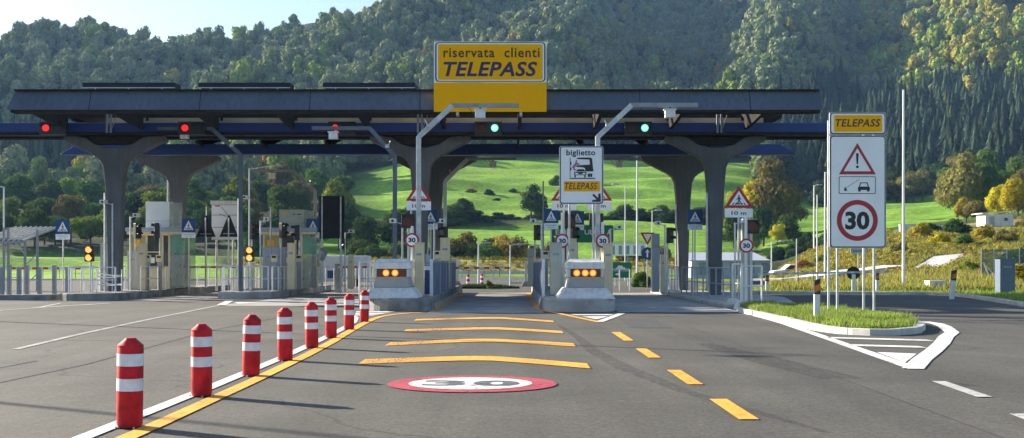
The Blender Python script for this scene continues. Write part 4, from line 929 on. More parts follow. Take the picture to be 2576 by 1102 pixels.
# ---------------------------------------------------------------- sign builders
def pole(mb, x, z0, z1, r=.03, y=.04): mb.cyl((x,y,z0),(x,y,z1),r,n=10); return mb
def tri_pts(w, h, z0, up=True, r=.0): return [(-w/2,z0),(w/2,z0),(0,z0+h)] if up else [(0,z0),(w/2,z0+h),(-w/2,z0+h)]
def walker(parent, cx, cz, s, m, y):
    mb = MB(); mb.xz(circ(cx+.0*s,cz+.42*s,.075*s,10),y,y+.002)
    mb.xz([(cx-.07*s,cz+.32*s),(cx-.07*s,cz+.02*s),(cx+.08*s,cz+.02*s),(cx+.08*s,cz+.32*s)],y,y+.002)
    for a,b,w in (((-.0,.04),(-.16,-.34),.09),((.02,.04),(.20,-.32),.09),((-.03,.30),(-.22,.04),.06),((.04,.30),(.20,.06),.06)):
        ax,az,bx,bz = cx+a[0]*s,cz+a[1]*s,cx+b[0]*s,cz+b[1]*s; dx,dz = bx-ax,bz-az; L=math.hypot(dx,dz); nx,nz=-dz/L*w*s/2,dx/L*w*s/2
        mb.xz([(ax+nx,az+nz),(ax-nx,az-nz),(bx-nx,bz-nz),(bx+nx,bz+nz)][::-1],y+.0004,y+.0016)
    return obj('walking_figure',mb,m,parent)
def zebra(parent, cx, cz, w, h, m, y, n=5):
    mb = MB()
    for i in range(n):
        u = (i-(n-1)/2)/(n-1)*w; k=.72; bw=w/n*.32
        mb.xz([(cx+u-bw,cz-h/2),(cx+u+bw,cz-h/2),(cx+u*k+bw*.8,cz+h/2),(cx+u*k-bw*.8,cz+h/2)],y,y+.002)
    return obj('zebra_stripes',mb,m,parent)
def warn_sign(px, py0, py1, Y, label, z0=.4, plate=(507,529), hidepost=False):
    h = (py1-py0)*Y/F; w = h*68/51.; zc = wz(py1,Y)
    t = thing('crossing_warning_sign',label,'sign',(wx(px,Y),Y,z0),0,'red-edged pedestrian warning triangles'); zc -= z0
    mb = MB(); mb.xz(tri_pts(w,h,zc),0,.02); obj('red_triangle',mb,M['sign_red'],t)
    mb = MB(); mb.xz([(x*.64,zc+h*.12+(z-zc)*.645) for x,z in tri_pts(w,h,zc)],-.006,-.001); obj('white_field',mb,M['sign_white'],t)
    walker(t,0,zc+h*.33,h*.50,M['sign_black'],-.010); zebra(t,0,zc+h*.185,w*.44,h*.085,M['sign_black'],-.0095)
    p0 = wz(plate[1],Y)-z0; p1 = wz(plate[0],Y)-z0
    mb = MB(); mb.box(-w*.47,w*.47,0,.02,p0,p1); pl = obj('distance_plate',mb,M['sign_white'],t)
    text_part(pl,'10 m',M['sign_black'],0,(p0+p1)/2,w*.5,(p1-p0)*.42,-.003,bold=.02)
    mb = MB(); pole(mb,0,0,zc+h*.8,.032,.055); obj('post',mb,M['galv'],t)
    return t
warn_sign(1053,456,505,38.0,'pedestrian warning triangle partly behind the left cranked mast')
warn_sign(1418,456,505,38.2,'pedestrian warning triangle half hidden behind the left edge of the ticket sign')
warn_sign(1507,456,505,38.2,'pedestrian warning triangle half hidden behind the right edge of the ticket sign')
warn_sign(1858,467,523,37.5,'pedestrian warning triangle on the right-hand island, fully visible',z0=.15,plate=(525,547))
def cross_sign(px, py, Y, label, w=.6, z0=.3, face=M['sign_blue']):
    zc = wz(py,Y)-z0; t = thing('crossing_sign',label,'sign',(wx(px,Y),Y,z0),0,'blue pedestrian crossing signs')
    mb = MB(); mb.box(-w/2,w/2,0,.03,zc-w/2,zc+w/2); obj('blue_panel',mb,face,t)
    mb = MB(); mb.xz([(-w*.36,zc-w*.34),(w*.36,zc-w*.34),(0,zc+w*.36)],-.005,-.001); obj('white_triangle',mb,M['sign_white'],t)
    walker(t,0,zc-w*.06,w*.42,M['sign_black'],-.009); zebra(t,0,zc-w*.25,w*.46,w*.12,M['sign_black'],-.0085)
    mb = MB(); mb.box(-w/2,w/2,0,.03,zc-w*.92,zc-w*.54); pl = obj('plate',mb,M['sign_white'],t)
    text_part(pl,'attraversamento',M['sign_black'],0,zc-w*.66,w*.8,w*.07,-.003,bold=.0); text_part(pl,'pedonale',M['sign_black'],0,zc-w*.80,w*.5,w*.08,-.003,bold=.0)
    mb = MB(); pole(mb,0,0,zc+w*.3,.03,.06); obj('post',mb,M['galv'],t); return t
for px,py,Y,l,z0 in ((157.5,570,49,'blue crossing sign at the far left, beside the slatted shelter',.3),(474,567,51,'blue crossing sign right of the first toll booth',.3),(787,567,52,'blue crossing sign partly over the second toll booth, left of the black sign back',.3),(1083,545,50,'blue crossing sign just right of the left mast and warning triangle',.4),(1386,543,48,'blue crossing sign at the lower left of the ticket sign',.4),(1452,548,52,'blue crossing sign directly below the ticket sign',.4),(1748,545,48,'blue crossing sign in front of the right rear column',.15)): cross_sign(px,py,Y,l,.6,z0)
def limit_sign(px, py, Y, label, r=.225, z0=.4, toz=None):
    zc = wz(py,Y)-z0; t = thing('speed_limit_sign',label,'sign',(wx(px,Y),Y,z0),0,'small round 30 signs')
    mb = MB(); mb.xz(circ(0,zc,r),0,.02); obj('red_disc',mb,M['sign_red'],t)
    mb = MB(); mb.xz(circ(0,zc,r*.76),-.005,-.001); obj('white_disc',mb,M['sign_white'],t)
    text_part(t,'30',M['sign_black'],0,zc,r*1.02,r*.66,-.009,'numerals',bold=.045)
    mb = MB(); pole(mb,0,0,zc+(toz or r*.8),.045,.07); obj('post',mb,M['white_metal'],t,smooth=True,auto=True); return t
limit_sign(1036,604,36.8,'round 30 sign on the left island, beside the cream cabinet',toz=.45)
limit_sign(1414,606,36.6,'round 30 sign above the left side of the right crash head',toz=.9)
limit_sign(1516,606,36.6,'round 30 sign right of the right crash head',toz=.6)
limit_sign(1877,618,36.6,'round 30 sign on the right-hand island railing',z0=.15,toz=.95)

def vsignal(px, py, Y, label, lit=None, w=.34, h=.62, side=1, z0=.4, n=2, post=True, yaw=0, body='black', lens='off_red', group=None):
    zc = wz(py,Y)-z0; t = thing('signal_head',label,'traffic light',(wx(px,Y),Y,z0),yaw,group)
    mb = MB(); mb.box(-w/2,w/2,0,.2,zc-h/2,zc+h/2); obj('housing',mb,M[body],t,bevel=.02)
    for k in range(n):
        z = zc+(k-(n-1)/2)*h/n; m = M[lit] if lit else M[lens]; r = min(w,h/n)*.40
        mb = MB(); mb.xz(circ(0,z,r,20),-.012,-.001); obj('lens',mb,m,t)
        mb = MB()
        for i in range(8):
            a0=math.radians(10+160*i/8); a1=math.radians(10+160*(i+1)/8); mb.xz([(q*math.cos(a),z+q*math.sin(a)) for q,a in ((r*1.08,a0),(r*1.08,a1),(r*1.2,a1),(r*1.2,a0))][::-1],-.13,-.001)
        obj('visor',mb,M['black'],t)
    if post: mb = MB(); pole(mb,0,0,zc+h*.4,.04,.24); obj('post',mb,M['galv'],t)
    return t
M['amber_body'] = mat('amber_lit_housing',(.05,.025,.008),.5,var=.1)
vsignal(222.5,638,45,'twin amber flashing light on the first island, near the white tape','lit_amber',.34,.62,body='amber_body',group='amber twin lights',z0=.3)
vsignal(627,639,47.2,'twin amber flashing light on the second island, in front of the dark mast','lit_amber',.34,.62,body='amber_body',group='amber twin lights',z0=.3)
vsignal(1026,556,38,'unlit dark signal head on the left island above the 30 sign',None,.44,.46,n=1); vsignal(1430,556,38.4,'unlit dark red signal head below the left half of the ticket sign',None,.46,.46,n=1)
vsignal(1500,554,38.4,'unlit dark red signal head below the right half of the ticket sign',None,.46,.46,n=1); vsignal(1893,570,37,'unlit dark red signal head right of the right warning triangle',None,.44,.44,n=1,z0=.15)
for px,py,Y,l,z0,yw in ((349,581,50.5,'black lane light left of the first booth window',.3,.9),(388,580,50,'black lane light facing right at the first booth',.3,-1.2),(641,583,50.5,'black lane light left of the second booth',.3,.8),(716,580,50,'black lane light at the window of the second booth',.3,.9),(740,585,50.5,'black lane light right of the second booth cabinet',.3,-1.1),(865,610,56,'black lane light below the black sign back',.3,.7),(1006,578,44,'black lane light between the dark mast and the left crash head',.4,.9),(1112,590,48,'black lane light above the lane guard of the left island',.4,-.9),(1356,585,50,'black lane light above the lane guard of the right island',.4,.9),(1448,590,50,'black lane light behind the right island cabinets',.4,.6),(1690,592,49,'black lane light against the right rear column',.15,.9)):
    vsignal(px,py,Y,l,None,.3,.66,n=2,yaw=yw,z0=z0,lens='black',group='black lane lights at the booths')

# ---------------------------------------------------------------- ticket sign
Y = 36.4; ux = lambda p: wx(p,Y)-wx(1462,Y); zz = lambda p: wz(p,Y)-.4
s = thing('ticket_lane_sign','white sign with truck pictogram and yellow strip marking the ticket lane','sign',(wx(1462,Y),Y,.4))
mb = MB(); mb.xz(rrect(ux(1406.5),ux(1517.5),zz(513.5),zz(367.5),.07),0,.05); obj('panel',mb,M['sign_back'],s)
mb = MB(); mb.xz(rrect(ux(1408.5),ux(1515.5),zz(512),zz(369),.06),-.005,-.001); obj('border',mb,M['sign_border'],s)
mb = MB(); mb.xz(rrect(ux(1410.5),ux(1513.5),zz(510),zz(371),.05),-.010,-.006); obj('face',mb,M['sign_white'],s)
text_part(s,'biglietto',M['sign_border'],ux(1460.5),zz(386),ux(1498)-ux(1425),zz(376.5)-zz(395.5),-.014,bold=.025,spacing=1.08)
X = lambda a: ux(1391.2+a/5.8*.909*1.0) if False else ux((1530+a/5.8)/1.0998); W = lambda b: zz((390+b/5.8)/1.0998)
mb = MB(); y0,y1=-.014,-.011
def R(a0,a1,b0,b1): mb.xz([(X(a0),W(b1)),(X(a1),W(b1)),(X(a1),W(b0)),(X(a0),W(b0))],y0,y1)
R(266,276,270,592); R(266,672,594,610); R(277,292,335,385); R(277,292,430,475)
mb.xz([(X(375),W(284)),(X(400),W(268)),(X(600),W(268)),(X(622),W(284)),(X(645),W(490)),(X(515),W(490)),(X(510),W(440)),(X(480),W(425)),(X(360),W(415)),(X(372),W(395)),(X(588),W(380)),(X(580),W(300)),(X(490),W(296)),(X(380),W(292))][::-1],y0,y1)
obj('truck_symbol',mb,M['sign_black'],s)
mb = MB(); y0,y1=-.0175,-.0145
R(345,520,498,512); R(335,350,498,548); R(515,530,498,548); R(335,530,540,550); R(400,470,512,532); R(340,362,552,588); R(498,520,552,588)
mb.xz([(X(380),W(470)),(X(395),W(455)),(X(490),W(455)),(X(512),W(480)),(X(508),W(490)),(X(370),W(490))][::-1],y0,y1); R(555,590,525,578); R(594,625,525,578)
obj('car_symbol',mb,M['sign_black'],s)
mb = MB(); mb.xz([(X(300),W(420)),(X(350),W(360)),(X(365),W(305)),(X(385),W(310)),(X(380),W(345)),(X(420),W(370)),(X(425),W(385)),(X(370),W(385)),(X(340),W(440)),(X(375),W(470)),(X(340),W(478))][::-1],-.0205,-.018); obj('driver_arm_symbol',mb,mat('sign_pink_figure',(.40,.22,.24),.5),s)
mb = MB(); mb.xz(rrect(ux(1418),ux(1509),zz(481.5),zz(456),.02),-.0145,-.0105); obj('yellow_strip',mb,M['sign_yellow'],s)
text_part(s,'TELEPASS',M['sign_border'],ux(1461),zz(468),ux(1503)-ux(1421),zz(460)-zz(477),-.0185,bold=.012,shear=.22,spacing=1.08)
mb = MB(); mb.xz([(ux(1489),zz(491)),(ux(1493),zz(487.5)),(ux(1504),zz(498)),(ux(1504.5),zz(487)),(ux(1510),zz(487)),(ux(1511),zz(508)),(ux(1489),zz(508)),(ux(1489),zz(503.5)),(ux(1500),zz(502))][::-1],-.014,-.0105); obj('arrow',mb,M['sign_border'],s)
mb = MB(); pole(mb,ux(1432),0,zz(380),.035,.09); obj('post',mb,M['galv'],s)
mb = MB(); pole(mb,ux(1492),0,zz(380),.035,.09); obj('post',mb,M['galv'],s)

# ---------------------------------------------------------------- tall sign on the grass island
Y = 29.0; XC = wx(2156,Y); ux = lambda p: wx(p,Y)-XC; zz = lambda p: wz(p,Y)-.12
s = thing('tall_lane_sign','tall white sign with warning triangle, barrier pictogram and 30, on four poles in the grass','sign',(XC,Y,.12))
def panel(p0,p1,q0,q1,nm):
    mb = MB(); mb.xz(rrect(ux(p0),ux(p1),zz(q1),zz(q0),.05),0,.05); o = obj(nm,mb,M['sign_back'],s)
    mb = MB(); mb.xz(rrect(ux(p0+1.6),ux(p1-1.6),zz(q1-1.6),zz(q0+1.6),.075),-.005,-.001); obj('border',mb,M['sign_border'],o)
    mb = MB(); mb.xz(rrect(ux(p0+4),ux(p1-4),zz(q1-4),zz(q0+4),.06),-.010,-.006); obj('face',mb,M['sign_white'],o); return o
u_ = panel(2086,2228,282,339,'upper_panel'); l_ = panel(2086,2228,340.5,624,'lower_panel')
mb = MB(); mb.xz(rrect(ux(2097),ux(2218),zz(332),zz(290),.02),-.0145,-.0105); obj('yellow_face',mb,M['sign_yellow'],s)
text_part(s,'TELEPASS',M['sign_border'],ux(2157),zz(309.5),ux(2214)-ux(2101),zz(300)-zz(319.5),-.0185,bold=.022,shear=.22,spacing=1.08)
mb = MB(); mb.frame([(ux(2109),zz(439)),(ux(2202),zz(439)),(ux(2155.5),zz(360))],[(ux(2121),zz(431)),(ux(2190),zz(431)),(ux(2155.5),zz(373))],-.0145,-.0105); obj('warning_triangle',mb,M['sign_red'],s)
mb = MB(); mb.xz([(ux(2153.8),zz(413)),(ux(2157.2),zz(413)),(ux(2159),zz(386)),(ux(2152),zz(386))],-.0145,-.0105); mb.xz(circ(ux(2155.5),zz(420),.035,12),-.0145,-.0105); obj('exclamation_mark',mb,M['sign_black'],s)
mb = MB(); mb.frame(rrect(ux(2109),ux(2202),zz(488),zz(444),.03),rrect(ux(2110.6),ux(2200.4),zz(486.4),zz(445.6),.025),-.0135,-.0105); obj('pictogram_frame',mb,M['sign_black'],s)
mb = MB()
for i in range(7):
    a = 2126+i*5.2; b = 473-i*3.4; mb.xz([(ux(a),zz(b+1.5)),(ux(a+3),zz(b-.5)),(ux(a+4),zz(b-3)),(ux(a+1),zz(b-1))][::1],-.0135,-.0105)
mb.xz([(ux(2122),zz(480)),(ux(2131),zz(480)),(ux(2124),zz(470))],-.0135,-.0105)
a,b = 2158,459
mb.xz([(ux(2157),zz(471)),(ux(2187),zz(471)),(ux(2187),zz(478)),(ux(2157),zz(478))][::-1],-.0135,-.0105)
mb.xz([(ux(2158),zz(478)),(ux(2164),zz(478)),(ux(2164),zz(482)),(ux(2158),zz(482))][::-1],-.0136,-.0105); mb.xz([(ux(2180),zz(478)),(ux(2186),zz(478)),(ux(2186),zz(482)),(ux(2180),zz(482))][::-1],-.0136,-.0105)
mb.frame([(ux(2159),zz(471)),(ux(2185),zz(471)),(ux(2181),zz(459)),(ux(2163),zz(459))],[(ux(2162),zz(469.5)),(ux(2182),zz(469.5)),(ux(2179),zz(461)),(ux(2165),zz(461))],-.0134,-.0105)
obj('barrier_and_car_symbol',mb,M['sign_black'],s)
mb = MB(); cz = zz(554.5); R0=51.5*Y/F; R1=39.5*Y/F; mb.frame(circ(ux(2155.5),cz,R0,48),circ(ux(2155.5),cz,R1,48),-.0145,-.0105); obj('red_ring',mb,M['sign_red'],s)
text_part(s,'30',M['sign_black'],ux(2155.5),zz(555),ux(2186)-ux(2125),zz(532)-zz(578),-.014,'numerals',bold=.04)
for p,yb in ((2092,.30),(2107.5,.07),(2181,.30),(2200,.07)):
    mb = MB(); mb.cyl((ux(p),yb,-.05),(ux(p),yb,zz(300)),.032,n=12); obj('pole',mb,M['galv'],s,smooth=True,auto=True)
mb = MB(); mb.box(ux(2088),ux(2226),.055,.09,zz(330),zz(322)); mb.box(ux(2088),ux(2226),.055,.09,zz(600),zz(592)); mb.box(ux(2088),ux(2226),.055,.09,zz(450),zz(442)); obj('cross_rail',mb,M['galv'],s)
# ---------------------------------------------------------------- cabinets
def cabinet(px0, px1, py0, py1, Y, m, label, d=.35, group='toll cabinets', plate=True, name='toll_cabinet', z0=None, cat='cabinet'):
    x0,x1 = wx(px0,Y),wx(px1,Y); z0 = wz(py1,Y) if z0 is None else z0; z1 = wz(py0,Y)-z0; w = (x1-x0)/2
    t = thing(name,label,cat,((x0+x1)/2,Y,z0),0,group)
    mb = MB(); mb.box(-w,w,0,d,.04,z1-.03); obj('body',mb,M[m],t,bevel=.012)
    mb = MB(); mb.box(-w-.01,w+.01,-.012,d+.01,z1-.028,z1); obj('lid',mb,M[m],t)
    mb = MB(); mb.box(-w+.01,w-.01,.01,d-.01,-.0,.038); obj('foot',mb,M['grey_post'],t)
    mb = MB(); mb.box(-w+.02,-w+.024,-.004,-.001,.1,z1-.08); mb.box(-w*.55,w*.55,-.005,-.001,z1*.76,z1*.80); obj('door_seam',mb,M['grey_post'],t)
    return t
cabinet(1042,1065.5,610,748,36,'cream','tall cream cabinet beside the left crash head',z0=.4)
cabinet(1107,1131,598,735,45,'cream','cream cabinet at the end of the left lane guard',z0=.4)
cabinet(1070,1082,640,745,40,'cab_grey','blue-grey cabinet just behind the tall cream one',z0=.4)
cabinet(1383,1413,610,750,36.2,'greygreen','grey-green cabinet left of the right crash head',z0=.4)
cabinet(1425,1450,600,735,44,'cream','cream cabinet behind the right crash head',z0=.4)
cabinet(1517,1541,612,750,36.4,'cream','tall cream cabinet right of the right crash head',z0=.4)
cabinet(1327,1341,625,670,52,'greygreen','small grey-green cabinet at the exit of the central lane',z0=.4)
cabinet(1826,1843,612,660,50,'cream','cream cabinet by the right rear column',z0=.15) if False else None
cabinet(1866,1886,560,775,37.3,'greygreen','slim grey-green cabinet behind the right 30 sign',z0=.15,d=.25)
cabinet(1640,1659,588,700,52,'cab_grey','blue-grey cabinet column right of the give way sign',d=.5,z0=.15) 
cabinet(1662,1676,640,700,50,'cream','narrow cream cabinet left of the right rear column',z0=.15)
cabinet(346,364.5,612,722,48.6,'cream','slim cream cabinet before the first toll booth',z0=.3)
cabinet(320,345,631,722,49.6,'cab_grey','grey cabinet left of the slim cream one',z0=.3)
cabinet(660,717,622,722,50.2,'cab_grey','wide grey-blue cabinet before the second toll booth',z0=.3)
cabinet(722,741,611,722,49.2,'cream','slim cream cabinet before the second toll booth',z0=.3)
cabinet(252,274,612,700,48,'greygreen','grey-green cabinet beside the first amber light',z0=.3)
cabinet(875,888,640,700,52,'cream','small cream cabinet left of the left crash head',z0=.3)
cabinet(2515,2553,652,737,54.5,'cab_shaded','large blue-grey cabinet on the verge at the right edge',d=.6,group=None,z0=.0)
cabinet(2338,2380,706,730,60,'white_metal','low white box on the verge',d=.8,group=None,z0=.05)

# ---------------------------------------------------------------- lane guards (metal walls)
def guard(x, y0, y1, label, side):
    t = thing('lane_guard',label,'guard wall',(x,y0,.36))
    L = y1-y0; n = 4
    for k in range(n):
        a,b = L*k/n+.03, L*(k+1)/n-.03; mb = MB(); mb.box(-.03,.03,a,b,.0,1.12)
        q = a+.12
        while q < b-.08: mb.box((.03 if side>0 else -.055),(.055 if side>0 else -.03),q,q+.05,.02,1.1); q += .22
        obj('panel',mb,M['steel_panel'],t)
        mb = MB(); mb.box(-.05,.05,a-.05,a+.02,-.02,1.2); obj('post',mb,M['white_metal'],t)
    mb = MB(); mb.box(-.045,.045,0,L,1.121,1.17); obj('top_rail',mb,M['grey_post'],t)
    mb = MB(); mb.frustum((-.14,.14,-.05,L),(-.05,.05,0,L),-.34,.0); obj('skirt',mb,M['concrete'],t)
guard(-2.52,36.2,51,'blue-grey ribbed metal guard along the left side of the central lane',1)
guard(.98,36.2,51,'blue-grey ribbed metal guard along the right side of the central lane',-1)
for x,y,l in ((-2.6,55,'white end post stack at the exit of the central lane, left'),(.9,54,'white end frame at the exit of the central lane, right')):
    t = thing('end_frame',l,'frame',(x,y,.38)); mb = MB(); mb.box(-.06,.06,-.06,.06,0,1.25); mb.box(-.3,-.2,-.06,.06,0,1.2); obj('post',mb,M['white_metal'],t)
    mb = MB(); mb.box(-.3,.06,-.05,.05,1.25,1.31); mb.box(-.2,-.06,-.04,.04,.55,.6); obj('rail',mb,M['white_metal'],t)
    mb = MB(); mb.frustum((-.45,.2,-.3,.3),(-.35,.1,-.1,.1),-.02,.2); obj('foot',mb,M['concrete'],t)

# ---------------------------------------------------------------- railings
def railing(pts, z0, h, label, m='white_metal', sp=1.1, group='steel railings round the islands', mids=(.5,), r=.025, feet=False):
    t = thing('railing',label,'railing',(pts[0][0],pts[0][1],z0),0,group); o = Vector((pts[0][0],pts[0][1],0))
    P = [Vector((x,y,0))-o for x,y in pts]
    for a,b in zip(P[:-1],P[1:]):
        L = (b-a).length; n = max(1,round(L/sp))
        for i in range(n+1 if b is P[-1] else n):
            p = a.lerp(b,i/n); mb = MB(); mb.cyl(p,p+Vector((0,0,h)),r*1.25,n=8); ps = obj('post',mb,M[m],t)
            if feet: mb = MB(); mb.frustum((p.x-.22,p.x+.22,p.y-.22,p.y+.22),(p.x-.13,p.x+.13,p.y-.13,p.y+.13),-.13,.12); obj('foot',mb,M['concrete_white'],ps,bevel=.01)
    mb = MB()
    for a,b in zip(P[:-1],P[1:]): mb.cyl(a+Vector((0,0,h)),b+Vector((0,0,h)),r,n=8)
    obj('top_rail',mb,M[m],t)
    for q in mids:
        mb = MB()
        for a,b in zip(P[:-1],P[1:]): mb.cyl(a+Vector((0,0,h*q)),b+Vector((0,0,h*q)),r*.8,n=8)
        obj('middle_rail',mb,M[m],t)
    return t
railing([(-17.15,44.8),(-15.35,44.8)],.3,.98,'short white railing across the nose of the first island',sp=.9)
railing([(-15.25,47.6),(-15.25,51.0)],.3,1.0,'pale railing along the right side of the first island','white_metal',sp=1.1)
railing([(-11.75,47.0),(-9.9,47.0)],.3,1.0,'white railing across the nose of the second island',sp=.9)
railing([(-9.85,47.6),(-9.85,55.0)],.3,1.0,'pale railing along the right side of the second island','white_metal',sp=1.2)
railing([(-11.4,58.0),(-5.6,58.0)],.1,1.15,'pale barred railing behind the third lane','galv',sp=.42,mids=(.5,))
railing([(-16.3,60.0),(-10.2,60.0)],.1,1.25,'white barred railing behind the second lane between the booths','white_metal',sp=.62)
railing([(-4.95,37.6),(-4.2,40.2)],.05,1.42,'tall white railing just left of the left crash head','white_metal',sp=.9,mids=(.3,.55))
railing([(-4.15,40.5),(-4.15,47)],.4,1.05,'dark railing running back along the left island','grey_post',sp=1.3)
railing([(7.0,56.5),(7.2,50.2)],.15,1.15,'bright white railing at the far end of the last lane',sp=.75,feet=True)
railing([(7.3,49.8),(7.3,38.6)],.15,1.12,'grey-blue railing beside the last lane','grey_post',sp=1.35)
railing([(7.3,38.3),(7.3,36.7)],.15,1.25,'white end section of the last lane railing',sp=1.5,feet=True)
railing([(7.05,35.6),(7.75,35.9)],.12,1.22,'short white railing round the right warning sign posts',sp=.38,mids=(.5,),feet=True)
railing([(5.95,58.5),(4.9,58.2)],.05,1.1,'short white railing seen at the exit of the last lane',sp=.5)
railing([(-17.2,45.2),(-17.2,51.5)],.3,1.0,'white railing along the left side of the first island',sp=1.0)
railing([(-11.8,47.5),(-11.8,54)],.3,1.0,'white railing along the left side of the second island',sp=1.0)
railing([(-9.4,62.5),(-4.6,62.5)],.1,1.2,'white barred railing far behind the third lane, before the meadow',sp=.5)
railing([(-26,52),(-17.9,52)],.1,1.15,'pale barred railing behind the row of square posts at the far left',sp=.7)
# lane end barriers
def boom(x0, x1, Y, z, label, m2='sign_red', tilt=0):
    t = thing('barrier_boom',label,'barrier',(x0,Y,0),0,'red and white barrier booms'); L = x1-x0; n = max(4,int(abs(L)/.22))
    mb = MB(); mb.box(-.14,.14,-.14,.14,0,z+.12); mb.box(-.17,.17,-.17,.17,z+.12,z+.16); obj('cabinet',mb,M['grey_post'],t)
    mb = MB(); mb.mi = 0
    for i in range(n):
        mb.mi = i%2; a = L*i/n; b = L*(i+1)/n; zz0=z+tilt*i/n; mb.box(min(a,b),max(a,b),-.16,-.145,zz0-.045,zz0+.045)
    obj('arm',mb,[M['white_metal'],M[m2]],t)
    mb = MB()
    for i in range(1,n,3): mb.cyl((L*i/n,-.152,z+tilt*i/n-.045),(L*i/n,-.152,z+tilt*i/n-.42),.012,n=5)
    obj('hanging_bars',mb,M['dark_steel'],t)
boom(-2.9,-.1,53,wz(674,53),'striped boom across the exit of the central lane'); boom(-15.2,-12.6,54,wz(672,54),'striped boom across the second lane'); boom(-8.4,-6.3,56,wz(672,56),'striped boom across the third lane')
boom(-22.3,-17.6,48,wz(675,48),'striped boom across the first lane'); boom(10.35,16.6,51,wz(690,51),'long pale boom reaching right from the last island','sign_back',tilt=.12)

# ---------------------------------------------------------------- toll booths
def booth(x0, x1, Y0, label, box):
    xc = (x0+x1)/2; w = (x1-x0)/2; D = 3.2; t = thing('toll_booth',label,'toll booth',(xc,Y0,.3))
    mb = MB(); mb.box(-w,-w+.75,0,D,.0,1.0); mb.box(-w+.75,w-.62,0,D,.0,1.0); lb = obj('lower_wall',mb,M['cream'],t)
    for a in (-w,-w+.73,.22,w-.7): mb = MB(); mb.box(a,a+.09,0,.09,1.0,2.55); obj('frame_post',mb,M['cream'],t)
    for a in (-w,w-.7): mb = MB(); mb.box(a,a+.09,D-.09,D,1.0,2.55); obj('frame_post',mb,M['cream'],t)
    mb = MB(); mb.box(-w+.82,.22,-.01,.02,1.62,1.67); obj('window_bar',mb,M['cream'],t)
    mb = MB(); mb.box(-w+.70,.35,-.22,.0,.97,1.0); obj('counter',mb,M['galv'],t)
    mb = MB(); mb.box(-w+.9,-w+1.15,-.02,-.001,1.15,1.4); obj('notice',mb,M['sign_white'],t)
    mb = MB(); mb.box(-w+.2,-w+.5,.0,.018,1.9,2.2); obj('yellow_notice',mb,M['sign_yellow'],t)
    mb = MB(); mb.box(-.1,.12,.5,.8,1.0,1.3); mb.cyl((.0,.65,1.3),(.0,.65,1.42),.05); obj('desk_equipment',mb,M['grey_post'],t)
    mb = MB(); mb.box(-w+.09,-w+.73,.02,.07,1.0,2.4); obj('side_panel',mb,mat('ochre_panel',(.40,.34,.15),.5,streak=.2) if 'ochre_panel' not in bpy.data.materials else bpy.data.materials['ochre_panel'],t)
    mb = MB(); mb.box(-w+.82,.22,.03,.06,1.0,2.4); obj('window',mb,M['glass_dark'],t)
    mb = MB(); mb.box(.31,w-.7,.03,.06,1.0,2.4); mb.box(w-.70,w-.66,.09,D,.9,2.4); obj('side_window',mb,M['glass_dark'],t)
    mb = MB(); mb.box(w-.60,w-.02,.0,.03,1.55,2.5); mb.box(w-.02,w+.01,.0,D*.6,1.55,2.5); obj('green_glass_screen',mb,M['glass_green'],t)
    mb = MB(); mb.box(w-.60,w-.02,.0,.03,.05,1.53); mb.box(w-.02,w+.01,.0,D*.6,.05,1.53); obj('clear_glass_screen',mb,M['glass_clear'],t)
    mb = MB(); mb.box(w-.3,w-.05,.3,.7,.05,1.0); obj('ticket_pillar',mb,M['cream'],t)
    mb = MB(); mb.box(-w-.1,w+.08,-.25,D+.2,2.56,2.74); r_ = obj('roof',mb,M['cab_grey'],t,bevel=.03)
    mb = MB(); mb.box(-w-.05,w+.03,-.2,D+.1,2.44,2.555); obj('soffit',mb,M['cream'],t)
    a,b,h,m = box
    mb = MB(); mb.box(a,b,.2,.8,2.745,2.745+h); bx = obj('roof_cabinet',mb,M[m],t,bevel=.01)
    mb = MB(); mb.box(a+.01,b-.01,.19,.197,2.745+h*.25,2.745+h*.262); obj('panel_seam',mb,M['grey_post'],bx)
    mb = MB(); mb.box(b+.01,b+.42,.25,.75,2.8,2.7+h); obj('roof_glass_screen',mb,M['glass_clear'],t)
    return t
b1_ = booth(-17.2,-14.75,52,'first toll booth, with a tall pale box on its roof, behind the white tape',(-.55,.52,1.18,'sign_white'))
b2_ = booth(-11.2,-8.8,52,'second toll booth, with a beige box on its roof, right of the dark mast',(-.50,.64,.82,'greygreen'))
mb = MB(); mb.box(-.3,-.1,.192,.198,3.36,3.44); obj('orange_mark',mb,M['sign_yellow'],b2_)
mb = MB(); mb.box(.12,.22,.192,.198,3.33,3.38); mb.box(.3,.5,.192,.198,3.33,3.37); obj('printed_text',mb,M['sign_black'],b2_)

# backs of signs seen from behind
def back_tri(px, py0, py1, Y, w, label):
    z0=.3; t = thing('triangular_sign_back',label,'sign',(wx(px,Y),Y,z0),0,'black backs of triangular signs'); a = wz(py1,Y)-z0; b = wz(py0,Y)-z0
    mb = MB(); mb.xz([(-w/2,a),(w/2,a),(.04,b),(-.04,b)],0,.02); obj('plate_back',mb,M['black_matt'],t)
    mb = MB(); pole(mb,0,0,b-.1,.03,-.04); obj('post',mb,M['galv'],t); mb = MB(); mb.box(-w*.3,w*.3,-.02,-.001,a+.12,a+.16); obj('clamp_bar',mb,M['grey_post'],t)
back_tri(517.5,542,596,54,.92,'black triangular sign back left of the white sign back'); back_tri(575.5,542,596,50,.82,'black triangular sign back in front of the white sign back')
Y=56; z0=.1; t = thing('white_sign_back','large white notice board behind the triangular sign backs','sign',(wx(564,Y),Y,z0))
mb = MB(); mb.box(wx(532,Y)-wx(564,Y),wx(598,Y)-wx(564,Y),0,.06,wz(603,Y)-z0,wz(514,Y)-z0); obj('board',mb,M['sign_white'],t)
mb = MB(); mb.box(wx(529,Y)-wx(564,Y),wx(598,Y)-wx(564,Y),-.03,.12,wz(514,Y)-z0+.002,wz(505,Y)-z0); obj('top_box',mb,M['white_metal'],t)
mb = MB()
